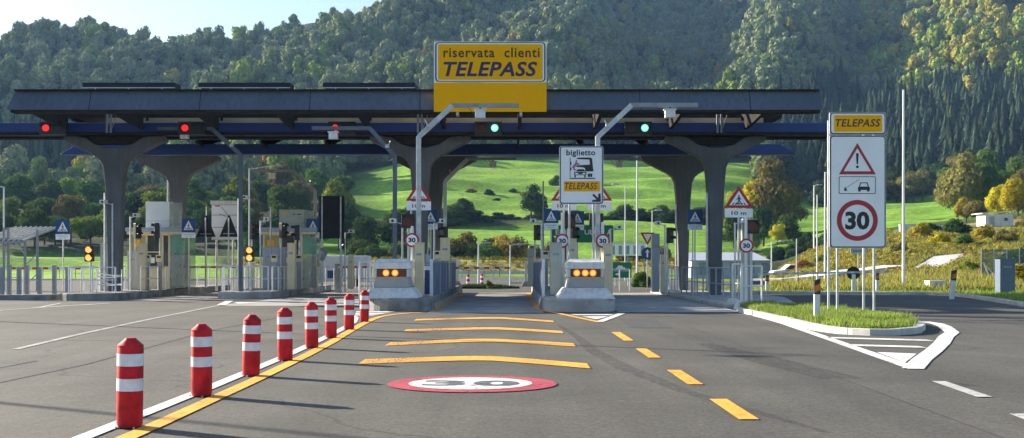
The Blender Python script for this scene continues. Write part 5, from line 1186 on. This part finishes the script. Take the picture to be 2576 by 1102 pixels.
for p in (515.5,541,572): mb.box(-.6,.63,-.006,-.001,wz(p,Y)-z0-.01,wz(p,Y)-z0+.01)
mb.bar((-.25,-.012,wz(538,Y)-z0),(.1,-.012,wz(545,Y)-z0),.01,.02); mb.bar((-.15,-.012,wz(520,Y)-z0),(.2,-.012,wz(542,Y)-z0),.01,.02); obj('seam_lines',mb,M['sign_border'],t)
mb = MB(); mb.box(-.45,-.2,-.008,-.001,wz(520,Y)-z0,wz(517,Y)-z0); obj('orange_label',mb,M['orange'],t)
for q in (-.4,.4): mb = MB(); pole(mb,q,0,wz(560,Y)-z0,.05,.12); obj('post',mb,M['galv'],t)
Y=52; z0=.1; xc=wx(834,Y); t = thing('black_sign_back','large black back of a lane sign on two grey posts','sign',(xc,Y,z0))
mb = MB(); mb.xz(rrect(wx(803,Y)-xc,wx(866,Y)-xc,wz(600,Y)-z0,wz(493,Y)-z0,.04),0,.03); obj('plate_back',mb,M['black_matt'],t)
for p in (810,857):
    mb = MB(); mb.box(wx(p,Y)-xc-.03,wx(p,Y)-xc+.03,-.05,-.001,wz(596,Y)-z0,wz(495,Y)-z0) ; mb.cyl((wx(p,Y)-xc,-.05,0),(wx(p,Y)-xc,-.05,wz(590,Y)-z0),.035,n=8); obj('post',mb,M['galv'],t)
mb = MB(); mb.cyl((-.5,-.06,wz(650,Y)-z0),(-.3,-.2,wz(630,Y)-z0),.2,n=12); obj('mirror_disc',mb,M['sign_back'],t)

# give way + arrow
Y=58; z0=0; t = thing('give_way_sign','give way triangle above a blue ahead-only disc on one post','sign',(wx(1628,Y),Y,z0))
a,b = wz(617,Y),wz(585,Y); w=.72
mb = MB(); mb.xz([(0,a),(w/2,b),(-w/2,b)],0,.02); obj('red_triangle',mb,M['sign_red'],t)
mb = MB(); mb.xz([(0,a+.16),(w*.29,b-.075),(-w*.29,b-.075)],-.005,-.001); obj('white_field',mb,M['sign_white'],t)
zc = wz(637.5,Y); mb = MB(); mb.xz(circ(0,zc,.31),0,.02); obj('blue_disc',mb,M['sign_blue'],t)
mb = MB(); mb.xz([(-.035,zc-.2),(.035,zc-.2),(.035,zc+.05),(.11,zc+.05),(0,zc+.21),(-.11,zc+.05),(-.035,zc+.05)],-.005,-.001); obj('arrow',mb,M['sign_white'],t)
mb = MB(); pole(mb,0,0,b-.05,.03,.05); obj('post',mb,M['galv'],t)
# green direction sign
Y=66; xc=wx(1464,Y); t = thing('green_direction_sign','large green motorway direction sign behind the right island','sign',(xc,Y,0)); q = lambda p: wx(p,Y)-xc
mb = MB(); mb.xz(rrect(q(1386),q(1543),wz(611,Y),wz(566,Y),.08),0,.05); obj('panel',mb,M['sign_white'],t)
mb = MB(); mb.xz(rrect(q(1387),q(1542),wz(610,Y),wz(567,Y),.07),-.006,-.001); obj('green_face',mb,M['sign_green'],t)
for s_,a,b in (('ENI',1397,1428),('ULO',1470,1508),('A',1526,1538)): text_part(t,s_,M['sign_white'],q((a+b)/2),wz(584,Y),q(b)-q(a),.28,-.010,bold=.02)
mb = MB(); mb.xz([(q(1391),wz(594,Y)),(q(1397),wz(592,Y)),(q(1402),wz(600,Y)),(q(1404),wz(594,Y)),(q(1405),wz(606,Y)),(q(1394),wz(604,Y)),(q(1398),wz(602,Y))][::-1],-.010,-.0065); obj('arrow',mb,M['sign_white'],t)
for p in (1410,1520): mb = MB(); pole(mb,q(p),0,wz(570,Y),.06,.12); obj('post',mb,M['galv'],t)
Y=74; xc=wx(1565,Y); t = thing('small_green_sign','smaller green direction sign low behind the last lane','sign',(xc,Y,0)); q = lambda p: wx(p,Y)-xc
mb = MB(); mb.box(q(1541),q(1588),0,.04,wz(699,Y),wz(660,Y)); obj('panel',mb,M['sign_green'],t)
mb = MB(); mb.box(q(1543),q(1586),-.005,-.001,wz(682,Y),wz(680.8,Y)); obj('divider',mb,M['sign_white'],t)
mb = MB(); mb.xz([(q(1549),wz(678,Y)),(q(1572),wz(678,Y)),(q(1572),wz(673,Y)),(q(1567),wz(672,Y)),(q(1564),wz(668,Y)),(q(1555),wz(668,Y)),(q(1552),wz(673,Y)),(q(1549),wz(674,Y))],-.006,-.001); mb.xz([(q(1546),wz(690,Y)),(q(1556),wz(686,Y)),(q(1556),wz(694,Y))][::-1],-.006,-.001); obj('car_and_arrow_symbol',mb,M['sign_white'],t)
for p in (1548,1580): mb = MB(); pole(mb,q(p),0,wz(664,Y),.04,.08); obj('post',mb,M['galv'],t)
Y=84; t = thing('low_green_sign','tiny green direction sign beyond the exit of the central lane','sign',(wx(1297,Y),Y,0))
mb = MB(); mb.box(-.4,.4,0,.04,wz(728,Y)-.02,wz(711,Y)); obj('panel',mb,M['sign_green'],t); mb = MB(); mb.box(-.3,.25,-.005,-.001,.16,.2); obj('lettering_line',mb,M['sign_white'],t); mb = MB(); mb.box(-.36,-.32,.042,.08,-.05,.3); obj('post',mb,M['galv'],t)

# ---------------------------------------------------------------- lamp posts and slim poles
def lamp(px, pytop, Y, label, r=.07, arm=None, z0=None, head=True, m='white_metal', x=None, h=None, group='lamp posts around the plaza'):
    X = wx(px,Y) if x is None else x; z0 = (h1(X,Y) if Y>40 else 0) if z0 is None else z0; hh = (wz(pytop,Y)-z0) if h is None else h
    t = thing('lamp_post' if head else 'slim_pole',label,'lamp post' if head else 'pole',(X,Y,z0),0,group if head else 'slim poles')
    mb = MB(); mb.cyl((0,0,-.1),(0,0,hh),r,r*.6,10); obj('pole',mb,M[m],t,smooth=True,auto=True)
    if head:
        a = arm or -.6; mb = MB(); mb.cyl((0,0,hh-.05),(a,0,hh+abs(a)*.12),r*.5,r*.4,8); obj('arm',mb,M[m],t)
        mb = MB(); s_ = 1 if a>0 else -1; mb.box(min(a,a+s_*.55),max(a,a+s_*.55),-.13,.13,hh+abs(a)*.12-.05,hh+abs(a)*.12+.05); obj('lantern',mb,M['sign_back'],t,bevel=.02)
    return t
lamp(2272,226,62,'tallest plain white mast, right of the tall lane sign',.085,head=False)
lamp(2075,433,70,'white lamp post just left of the tall lane sign',.075,.45); lamp(2055,490,66,'slimmer white post left of the tall lane sign',.055,head=False)
lamp(2047,466,150,'white lamp post on the upper right meadow edge',.12,.5); lamp(1602,395,78,'white lamp post right of the ticket sign',.075,head=False)
lamp(1572,465,95,'slender lamp post right of the ticket sign',.06,-.5); lamp(1640,530,100,'short lamp post above the give way sign',.06,.3); lamp(1940,608,110,'distant lamp post beside the dark thicket',.07,.8)
lamp(1203,612,78,'lamp post left of centre seen through the central lane',.07,.3); lamp(1283,616,74,'lamp post seen through the central lane with arm to the right',.055,.5); lamp(1330,618,84,'lamp post at the right of the central lane exit',.06,.3)
lamp(627,424,68,'white lamp post with long arm, left of the second booth',.06,1.3); lamp(10,470,90,'pale lamp post at the left frame edge behind the shelter',.09,-.5)
lamp(1148,620,90,'thin pole at the left of the central lane exit',.05,head=False) if False else None
lamp(519,520,58,'thin grey pole behind the black triangular sign',.04,head=False,m='galv'); lamp(422,400,62,'pale pole beside the left rear column',.06,head=False,m='white_metal')
lamp(1366,456,52,'grey signal pole behind the left edge of the ticket sign',.05,head=False,m='grey_post'); lamp(1742,560,49,'thin grey pole beside the right blue crossing sign',.035,head=False,m='galv'); lamp(2003,600,75,'thin pole on the ochre bank foot',.04,head=False)
lamp(681,520,49.5,'thin grey pole in front of the second booth',.05,head=False,m='grey_post')
lamp(0,0,31.5,'tall lamp post left of the picture casting a long shadow',.075,-1.2,x=-18.2,z0=0,h=10.2); lamp(0,0,21.6,'second tall lamp post outside the left edge casting a shadow',.075,-1.2,x=-21.6,z0=0,h=10.2)

# ---------------------------------------------------------------- delineator posts
def delineator(px, py1, Y, h, label, z0=None, lean=0, orange=True, s=1):
    X = wx(px,Y); z0 = 0 if z0 is None else z0; t = thing('delineator_post',label,'delineator',(X,Y,z0),0,'white road delineators'); t.rotation_euler=(0,lean,0)
    w=.06*s; d=.05*s
    mb = MB(); mb.box(-w,w,-d,d,0,h*.66); obj('post',mb,M['white_metal'],t,bevel=.02)
    mb = MB(); mb.yz([(-d-.002,h*.66),(d+.002,h*.66),(d+.002,h*.98),(-d-.002,h*.98)],-w-.002,w+.002); bnd = obj('black_band',mb,M['black'],t)
    if orange: mb = MB(); mb.xz([(-w*.9,h*.70),(w*.9,h*.76),(w*.9,h*.93),(-w*.9,h*.86)],-d-.008,-d-.003); obj('orange_reflector',mb,M['orange'],t)
    mb = MB(); mb.xz([(-w,h*.981),(w,h*.981),(w,h*1.04),(-w,h*.99)],-d,d); obj('slanted_top',mb,M['black'],t)
    return t
delineator(2054,805,26,.92,'white delineator with orange reflector in front of the tall sign, on the grass island',.12,s=1.1)
delineator(2393,755,46,1.15,'leaning white delineator at the far kerb on the right',0,.09,s=1.4)
delineator(2206,720,57,.95,'distant delineator right of the tall sign poles',0,s=1.3); delineator(1929,728,57,.85,'distant delineator left of the long boom',0,s=1.3)
Y=57; t = thing('round_sign_back','dark round sign back on a white post behind the tall sign','sign',(wx(2146,Y),Y,0))
mb = MB(); mb.xz(circ(0,wz(687,Y),.33),0,.03); obj('disc_back',mb,M['black_matt'],t); mb = MB(); mb.box(-.09,.09,-.06,-.001,0,wz(690,Y)); obj('post',mb,M['white_metal'],t)
Y=58; t = thing('grey_sign_plate','small grey sign plate on a thin post behind the tall sign','sign',(wx(2159,Y),Y,0))
mb = MB(); mb.box(-.4,.4,0,.03,wz(638,Y),wz(625,Y)); pl_=obj('plate',mb,M['sign_back'],t); mb = MB(); mb.box(-.3,.3,-.005,-.001,wz(632.5,Y),wz(630.5,Y)); obj('printed_line',mb,M['sign_border'],pl_); mb = MB(); pole(mb,0,0,wz(638,Y),.03,.05); obj('post',mb,M['galv'],t)
# far traffic posts through the central lane
for k,(px,Y,l) in enumerate(((1177,74,'small red and white post beyond the central lane, left'),(1212,80,'small red and white post beyond the central lane, right'))):
    t = thing('striped_post',l,'bollard',(wx(px,Y),Y,0)); 
    mb = MB(); mb.mi=0
    for i in range(5): mb.mi=i%2; mb.cyl((0,0,.15*i),(0,0,.15*(i+1)-.001),.12-.008*i,n=10)
    obj('striped_body',mb,[M['red'],M['white_band']],t); mb = MB(); mb.lathe([(.16,0),(.16,.03),(.125,.05)],12); obj('base',mb,M['black'],t)
# guardrail beyond the exit, hedge and sapling
t = thing('guardrail','long steel guardrail beyond the plaza exit','guardrail',(-8,110,0)); mb = MB(); mb.box(0,14,-.03,.03,.45,.75); obj('rail',mb,M['galv'],t)
for i in range(10): mb = MB(); mb.box(.2+i*1.5,.3+i*1.5,.035,.12,0,.8); obj('post',mb,M['white_metal'],t)
T = broad_tris(RNG,2500,.03,lobes=12,h=.5,squash=.6); T[...,2]-=.25; T*=np.array((2.7,1.0,.42)); hd = tri_object('foliage',T,M['leaf_dark']); e = thing('low_hedge','low dark hedge just beyond the exit of the central lane','hedge',(wx(1205,66),66,0)); hd.parent=e
mb = MB(); mb.box(-2.3,2.3,-.08,.08,-.05,.12); obj('stem_row',mb,M['bark'],e)
e = place_plant(bush_pro,'sapling_bush',wx(1230,64),64,.15,'leaf_lime','small bright green bush on the hedge beyond the central lane','bush',None,1.6,dz=.12)
place_plant(bush_pro,'sapling_bush',wx(1612,70),70,.5,'leaf_green','green bush behind the last lane exit','bush',None,1.2)
place_plant(bush_pro,'sapling_bush',wx(1925,100),100,.35,'leaf_lime','small yellow-green bush by the pale shed','bush',None,1.3)
# ---------------------------------------------------------------- buildings and right-hand side
Y=118; xa,xb=wx(1732,Y),wx(1936,Y); e = thing('pale_shed','long pale shed with a white metal roof behind the right columns','building',((xa+xb)/2,Y,0)); w=(xb-xa)/2; zr=wz(637,Y); ze=wz(657,Y)
mb = MB(); mb.box(-w+.3,w-.3,0,7,-.3,ze); wl=obj('wall',mb,M['cab_grey'],e)
mb = MB(); mb._add([(-w,-.3,ze),(w,-.3,ze),(w-.9,3.5,zr),(-w,3.5,zr),(-w,7.3,ze),(w,7.3,ze),(-w,-.3,ze+.1),(w,-.3,ze+.1),(w-.9,3.5,zr+.12),(-w,3.5,zr+.12),(-w,7.3,ze+.1),(w,7.3,ze+.1)],[(6,7,8,9),(9,8,11,10),(0,3,2,1),(3,4,5,2),(0,1,7,6),(4,10,11,5),(1,2,8,7),(2,5,11,8),(0,6,9,3),(3,9,10,4)]); obj('roof',mb,M['roof_white'],e)
mb = MB()
for i in range(5): mb.box(-w+1+i*1.6,-w+1.9+i*1.6,-.03,-.001,.3,ze-.15)
obj('door',mb,M['steel_panel'],wl)
Y=132; e = thing('white_hut','small white flat-roofed hut on top of the ochre bank','building',(wx(2513,Y),Y,wz(569,Y))); w=35*Y/F
mb = MB(); mb.box(-w,w,0,2.6,-.6,1.35); wl=obj('wall',mb,M['concrete_white'],e); mb = MB(); mb._add([(-w-.5,-.3,1.40),(w+.15,-.3,1.68),(w+.15,2.8,1.68),(-w-.5,2.8,1.40),(-w-.5,-.3,1.50),(w+.15,-.3,1.78),(w+.15,2.8,1.78),(-w-.5,2.8,1.50)],[(0,3,2,1),(4,5,6,7),(0,1,5,4),(1,2,6,5),(2,3,7,6),(3,0,4,7)]); obj('roof',mb,M['white_metal'],e)
mb = MB(); mb.box(w*.35,w*.6,-.02,-.001,.6,.95); obj('window',mb,M['glass_dark'],wl); mb = MB(); mb.box(-w*.7,-w*.35,-.02,-.001,-.1,1.1); obj('door',mb,M['grey_post'],wl)
def wall(px0,px1,Y0,Y1,z0,z1,label,m='concrete_white',th=.25,slots=0):
    x0,x1=wx(px0,Y0),wx(px1,Y1); e = thing('concrete_wall',label,'wall',(x0,Y0,0)); dx,dy=x1-x0,Y1-Y0; L=math.hypot(dx,dy); e.rotation_euler=(0,0,math.atan2(dy,dx))
    mb = MB(); mb.box(0,L,0,th,z0,z1); b=obj('wall_body',mb,M[m],e)
    for i in range(slots): mb = MB(); mb.box(L*(.42+.14*i),L*(.50+.14*i),-.02,-.001,z0+.1,z1-.15); obj('dark_panel',mb,M['dark_steel'],e)
    mb = MB(); mb.box(-.02,L+.02,-.04,th+.04,z1+.001,z1+.06); obj('coping',mb,M['kerb'],e)
wall(2264,2375,129,131,wz(590,130),wz(566,130),'pale wall with dark panels on top of the bank, above the tall lamp post',slots=4)
wall(2398,2462,131,131,wz(588,131),wz(571,131),'short pale wall on top of the bank, left of the white hut','kerb')
# sunlit drainage chutes on the bank
def ribbon(name,pts,w,label,up=.14):
    mb = MB(); P=[Vector((wx(p,Y),Y,0)) for p,Y in pts]; N=[]
    for a,b in zip(P[:-1],P[1:]):
        for i in range(8): N.append(a.lerp(b,i/8))
    N.append(P[-1]); vs=[]
    for i,p in enumerate(N):
        d=(N[min(i+1,len(N)-1)]-N[max(i-1,0)]).normalized(); nn=Vector((-d.y,d.x,0)); 
        for s_ in (1,-1): q=p+nn*w/2*s_; vs.append((q.x,q.y,h1(q.x,q.y)+up)); vs.append((q.x,q.y,h1(q.x,q.y)-.2))
    fs=[]; 
    for i in range(len(N)-1): a=4*i; b=a+4; fs+=[(a,a+2,b+2,b),(a,b,b+1,a+1),(a+2,a+3,b+3,b+2)]
    mb._add(vs,fs+[(0,1,3,2)]); return struct(name,mb,M['kerb'],label)
ribbon('concrete_chute',CH1,2.0,'pale concrete apron crossing the ochre bank')
ribbon('concrete_chute',CH2,1.3,'pale concrete chute at the right edge of the bank')
ribbon('concrete_apron',CH3,2.4,'bright concrete ramp at the foot of the bank',.42)
t = thing('wire_fence','green wire mesh fence on the bank behind the blue-grey cabinet','fence',(wx(2468,72),72,h1(wx(2468,72),72)))
for i,p in enumerate((2468,2500,2532,2564,2600)):
    x=wx(p,72)-wx(2468,72); mb = MB(); mb.cyl((x,0,-.5),(x,0,2.0),.035,n=6); obj('post',mb,M['white_metal'] if i==4 else M['grey_post'],t)
mb = MB(); mb.box(0,wx(2600,72)-wx(2468,72),.0,.01,.1,1.9); obj('mesh_panel',mb,M['mesh_fence'],t)
mb = MB(); mb.bar((.1,-.05,1.1),(.75,-.1,-.5),.07,.07); mb.bar((.1,-.05,1.0),(1.0,-.05,.1),.04,.04); obj('brace',mb,M['white_metal'],t)
t = thing('grey_skip','low dark blue-grey container beyond the last island','container',(wx(1930,74),74,0)); w=47*74/F
mb = MB(); mb.frustum((-w,w,0,2),(-w-.1,w+.1,-.1,2.1),.08,wz(708,74)); obj('body',mb,M['steel_panel'],t)
mb = MB()
for i in range(7): mb.box(-w+.2+i*.37,-w+.26+i*.37,-.14,-.09,.1,wz(709,74)); 
obj('rib',mb,M['grey_post'],t); mb = MB(); mb.box(-w-.13,w+.13,-.13,2.13,wz(708,74)+.001,wz(708,74)+.06); obj('rim',mb,M['grey_post'],t)
# parked white car in the distance
def car(px,Y,label,m='white_metal'):
    e = thing('parked_car',label,'car',(wx(px,Y),Y,0),0)
    prof=[(-2.0,.28),(-2.05,.62),(-1.95,.82),(-1.1,.92),(-.55,1.38),(.75,1.42),(1.45,.98),(2.0,.88),(2.08,.6),(2.0,.28)]
    mb = MB(); mb.xz(prof[::-1][::-1],0,1.65); b=obj('body',mb,M[m],e,bevel=.06)
    mb = MB(); mb.xz([(-.98,.95),(1.25,.97),(.68,1.33),(-.5,1.31)],-.01,-.001); obj('side_window',mb,M['glass_dark'],e)
    for x in (-1.25,1.3):
        for y in (-.02,1.5): 
            mb = MB(); mb.cyl((x,y,.32),(x,y+.17,.32),.32,n=18); wh=obj('wheel',mb,M['black'],e); mb = MB(); mb.cyl((x,y-.01,.32),(x,y-.003,.32),.19,n=14); obj('rim',mb,M['galv'],wh)
    mb = MB(); mb.box(-2.06,-1.98,.1,.4,.62,.74); obj('headlight',mb,M['white_band'],e)
    return e
car(2003,100,'small white car parked beyond the long boom'); 
# row of white units seen right of the right island
Y=135; e = thing('white_site_units','row of white site units with dark openings beyond the last lane','building',(wx(1580,Y),Y,0)); w=46*Y/F
mb = MB(); mb.box(-w,w,0,2.5,wz(643,Y),wz(612,Y)); wl=obj('wall',mb,M['white_metal'],e)
for x in (-w+.2,0,w-.2): mb = MB(); mb.box(x-.08,x+.08,.5,.66,-.5,wz(643,Y)-.001); obj('leg',mb,M['grey_post'],e)
mb = MB()
for i in range(5): mb.box(-w+.15+i*.86,-w+.55+i*.86,-.02,-.001,wz(640,Y),wz(618,Y))
obj('dark_opening',mb,M['steel_panel'],wl); mb = MB(); mb.box(-w-.1,w+.1,-.15,2.6,wz(612,Y)+.001,wz(610.5,Y)); obj('roof',mb,M['roof_white'],e)
# ---------------------------------------------------------------- left side: shelter, posts, tape
Y=60; e = thing('slatted_shelter','open steel shelter with a slatted sloping roof at the left edge','shelter',(wx(30,Y),Y,0)); q=lambda p: wx(p,Y)-wx(30,Y)
for p,hh in ((-20,575),(9,572),(20,575),(62,600),(93,578)): mb = MB(); mb.box(q(p)-.05,q(p)+.05,0,.1,0,wz(hh,Y)); obj('post',mb,M['grey_post'],e)
mb = MB()
for i in range(9): x=q(-40+i*13); mb.bar((x,-.3,wz(605,Y)),(x+.75,2.2,wz(572,Y)+.1),.03,.08)
obj('roof_slats',mb,M['galv'],e)
mb = MB(); mb.bar((q(-45),-.3,wz(606,Y)-.1),(q(62),-.3,wz(604,Y)-.1),.1,.14); mb.bar((q(-30),2.2,wz(572,Y)),(q(95),2.2,wz(570,Y)),.1,.12); mb.bar((q(62),-.3,wz(604,Y)-.05),(q(95),2.2,wz(571,Y)),.1,.12); obj('roof_frame',mb,M['grey_post'],e)
mb = MB(); mb.bar((q(64),.05,wz(665,Y)),(q(92),.05,wz(640,Y)),.04,.05); mb.bar((q(64),.05,wz(715,Y)),(q(92),.05,wz(690,Y)),.04,.05); mb.bar((q(62),.05,wz(640,Y)),(q(30),.05,wz(605,Y)),.04,.04); obj('brace',mb,M['galv'],e)
mb = MB(); mb.box(q(-40),q(60),-.1,.1,.7,.74); obj('bench_rail',mb,M['galv'],e)
for i,p in enumerate((5,23,48,68,100,137,170)):
    Y=45+i*.25; e = thing('steel_bollard','plain grey square steel post in the row at the far left','post',(wx(p,Y),Y,.1),0,'grey square posts at the far left')
    mb = MB(); mb.box(-.07,.07,-.07,.07,0,wz(667 if i%2 else 672,Y)-.1); obj('shaft',mb,M['grey_post'],e); mb = MB(); mb.box(-.12,.12,-.12,.12,-.02,.03); obj('base_plate',mb,M['dark_steel'],e)
mb = MB(); mb.box(-30,-17.9,44.6,47.2,-.05,.22); struct('side_pavement',mb,M['concrete_dark'],'low rough concrete strip at the far left',bevel=.03)
for k,(z,dz) in enumerate(((wz(686,45),-.1),(wz(695,45),.0),(wz(703,45),-.22),(wz(714,45),0))):
    x0,x1=wx(243,45),wx(306,45); mb = MB(); N=10; vs=[]
    for i in range(N+1): u=i/N; zz0=z+dz*u-.05*math.sin(PI*u); vs+=[(x0+(x1-x0)*u,45+.15*math.sin(u*5+k),zz0+.022),(x0+(x1-x0)*u,45.02+.15*math.sin(u*5+k),zz0-.022)]
    mb._add(vs,[(2*i,2*i+1,2*i+3,2*i+2) for i in range(N)]); o=obj('barrier_tape',mb,M['tape'])
    o.modifiers.new('thick','SOLIDIFY').thickness=.004
    tag(o,['topmost','second','sagging third','lowest'][k]+' strand of white tape strung at the first column','tape','white tape strands')
for k,(px,l) in enumerate(((243,'left thin post holding the white tape'),(306,'right thin post holding the white tape'))):
    mb = MB(); mb.cyl((wx(px,45),45.02,.25),(wx(px,45),45.02,1.2),.025,n=8); o=obj('tape_post',mb,M['white_metal']); tag(o,l,'post')
# two service vans glimpsed behind the railings
def van(px,Y,label):
    e = thing('parked_van',label,'van',(wx(px,Y),Y,0)); prof=[(-1.0,.25),(-1.0,1.2),(-.75,1.95),(1.0,1.98),(1.05,.25)]
    mb = MB(); mb.xz([(-2.4,.3),(2.3,.3),(2.3,1.95),(-1.2,1.95),(-1.75,1.25),(-2.4,1.0)],0,1.8); obj('body',mb,M['white_metal'],e,bevel=.06)
    mb = MB(); mb.xz([(-1.68,1.25),(-.8,1.25),(-.8,1.75),(-1.2,1.75)],-.01,-.001); obj('side_window',mb,M['glass_dark'],e)
    mb = MB(); mb.box(-.3,.2,-.01,-.001,.5,1.0); obj('blue_mark',mb,M['sign_blue'],e)
    for x in (-1.6,1.5): mb = MB(); mb.cyl((x,-.02,.33),(x,.2,.33),.33,n=18); obj('wheel',mb,M['black'],e)
van(835,74,'white van behind the barred railing of the third lane')

# small equipment on the islands
def camera_post(px,py,Y,label,z0=.3,d=1):
    X=wx(px,Y); zt=wz(py,Y)-z0; t=thing('camera_post',label,'camera',(X,Y,z0),0,'small camera posts on the islands')
    mb = MB(); mb.cyl((0,0,0),(0,0,zt),.035,n=8); obj('post',mb,M['galv'],t)
    mb = MB(); mb.cyl((0,0,zt-.05),(.25*d,-.05,zt+.02),.02,n=6); obj('arm',mb,M['galv'],t)
    mb = MB(); mb.box(min(.2*d,.42*d),max(.2*d,.42*d),-.32,.05,zt-.02,zt+.13); c=obj('camera',mb,M['white_metal'],t,bevel=.015)
    mb = MB(); xx=.31*d; mb.cyl((xx,-.345,zt+.05),(xx,-.322,zt+.05),.045,n=12); obj('lens',mb,M['black'],c)
for px,py,Y,l,z0,d in ((283,512,47.0,'camera post at the first front column',.3,-1),(328,545,49.5,'camera post left of the first booth roof',.3,1),(600,500,48.2,'camera post beside the dark mast before the second booth',.3,1),(655,555,49,'camera post left of the second booth roof',.3,1),(868,585,53.5,'camera post right of the black sign back',.1,1),(1012,560,40,'camera post behind the left crash head',.4,-1),(1092,560,42,'camera post behind the first lane guard',.4,1),(1362,560,42,'camera post on the right island at its lane guard',.4,-1),(1535,575,44,'camera post behind the tall cream cabinet of the right island',.4,1),(1672,565,47,'camera post at the right rear column',.15,-1),(1848,560,41,'camera post behind the right warning triangle',.15,1)): camera_post(px,py,Y,l,z0,d)
def intercom(px,Y,label,z0=.3):
    t=thing('intercom_pillar',label,'intercom',(wx(px,Y),Y,z0),0,'intercom pillars'); mb = MB(); mb.box(-.09,.09,-.06,.06,0,1.2); obj('pillar',mb,M['grey_post'],t,bevel=.01)
    mb = MB(); mb.box(-.13,.13,-.1,.05,1.2,1.5); obj('head',mb,M['cream'],t,bevel=.015); mb = MB(); mb.box(-.09,.09,-.108,-.101,1.36,1.46); obj('screen',mb,M['glass_dark'],t)
for px,Y,l,z0 in ((372,49,'intercom pillar before the first booth window',.3),(401,50,'intercom pillar right of the first booth window',.3),(752,50,'intercom pillar before the second booth window',.3),(1098,43,'intercom pillar behind the left lane guard',.4),(1372,43,'intercom pillar behind the right lane guard',.4),(690,49,'intercom pillar in front of the wide grey-blue cabinet',.3)): intercom(px,Y,l,z0)
for k,(px,Y,l) in enumerate(((985,50,'blue waste bin behind the left crash head'),(1072,39,'blue waste bin right of the tall cream cabinet'))):
    t=thing('waste_bin',l,'bin',(wx(px,Y),Y,.4)); mb = MB(); mb.frustum((-.22,.22,-.2,.2),(-.27,.27,-.25,.25),0,.8); obj('body',mb,M['sign_blue'],t,bevel=.02); mb = MB(); mb.frustum((-.3,.3,-.28,.28),(-.2,.2,-.15,.15),.801,.92); obj('lid',mb,M['white_metal'],t,bevel=.02)
mb = MB()
for (a,b) in (((-11.5,45),(-14.9,45.2)),): pass
# ---------------------------------------------------------------- air, light, camera
USE_HAZE = True
if USE_HAZE:
    mb = MB(); mb.box(-1500,1500,-150,1450,-1.5,560); hz = obj('haze',mb,[]) if False else None
    me = bpy.data.meshes.new('haze'); me.from_pydata(mb.v,[],mb.f); hm = bpy.data.materials.new('haze'); hm.use_nodes=True; nt=hm.node_tree
    for n in list(nt.nodes):
        if n.type!='OUTPUT_MATERIAL': nt.nodes.remove(n)
    pv = nd(nt,'ShaderNodeVolumePrincipled'); pv.inputs['Density'].default_value=HAZE_D; pv.inputs['Color'].default_value=(.34,.58,1,1); pv.inputs['Anisotropy'].default_value=.0
    nt.links.new(pv.outputs[0],[n for n in nt.nodes if n.type=='OUTPUT_MATERIAL'][0].inputs['Volume']); me.materials.append(hm)
    o=bpy.data.objects.new('haze',me); COL.objects.link(o); o['kind']='stuff'; o['label']='thin blue air haze between the plaza and the hills'
SUN_AZ = math.atan2(1.76,-1.07)   # direction the light travels in plan
tv = Vector((1.76,-1.07,-math.tan(math.radians(SUN_EL))*math.hypot(1.76,1.07))).normalized()
sl = bpy.data.lights.new('sun','SUN'); sl.energy=SUN_E; sl.angle=math.radians(.5); sl.color=(1,.90,.74)
so = bpy.data.objects.new('sun',sl); COL.objects.link(so); so.rotation_euler = tv.to_track_quat('-Z','Y').to_euler()
w = bpy.data.worlds.new('World'); scene.world=w; w.use_nodes=True; nt=w.node_tree; bg=nt.nodes['Background']
sk = nd(nt,'ShaderNodeTexSky',sky_type='NISHITA'); sk.sun_disc=False; sk.sun_elevation=math.radians(SUN_EL); sk.sun_rotation=math.radians(-58.7); sk.air_density=1.0; sk.dust_density=1.3; sk.ozone_density=2.5
nt.links.new(sk.outputs[0],bg.inputs['Color']); bg.inputs['Strength'].default_value=SKY_S
cam = bpy.data.cameras.new('camera'); co=bpy.data.objects.new('camera',cam); COL.objects.link(co); scene.camera=co
co.location=(0,0,EYE); co.rotation_euler=(PI/2,0,0); cam.sensor_width=36; cam.lens=F/2575*36; cam.shift_y=(HY-551)/2575; cam.clip_end=5000; cam.clip_start=.1
scene.view_settings.view_transform='Standard'; scene.view_settings.look='None'; scene.view_settings.exposure=EXPO; scene.view_settings.gamma=1
scene.render.engine='CYCLES'; scene.cycles.max_bounces=6; scene.cycles.transparent_max_bounces=12; scene.cycles.volume_bounces=0
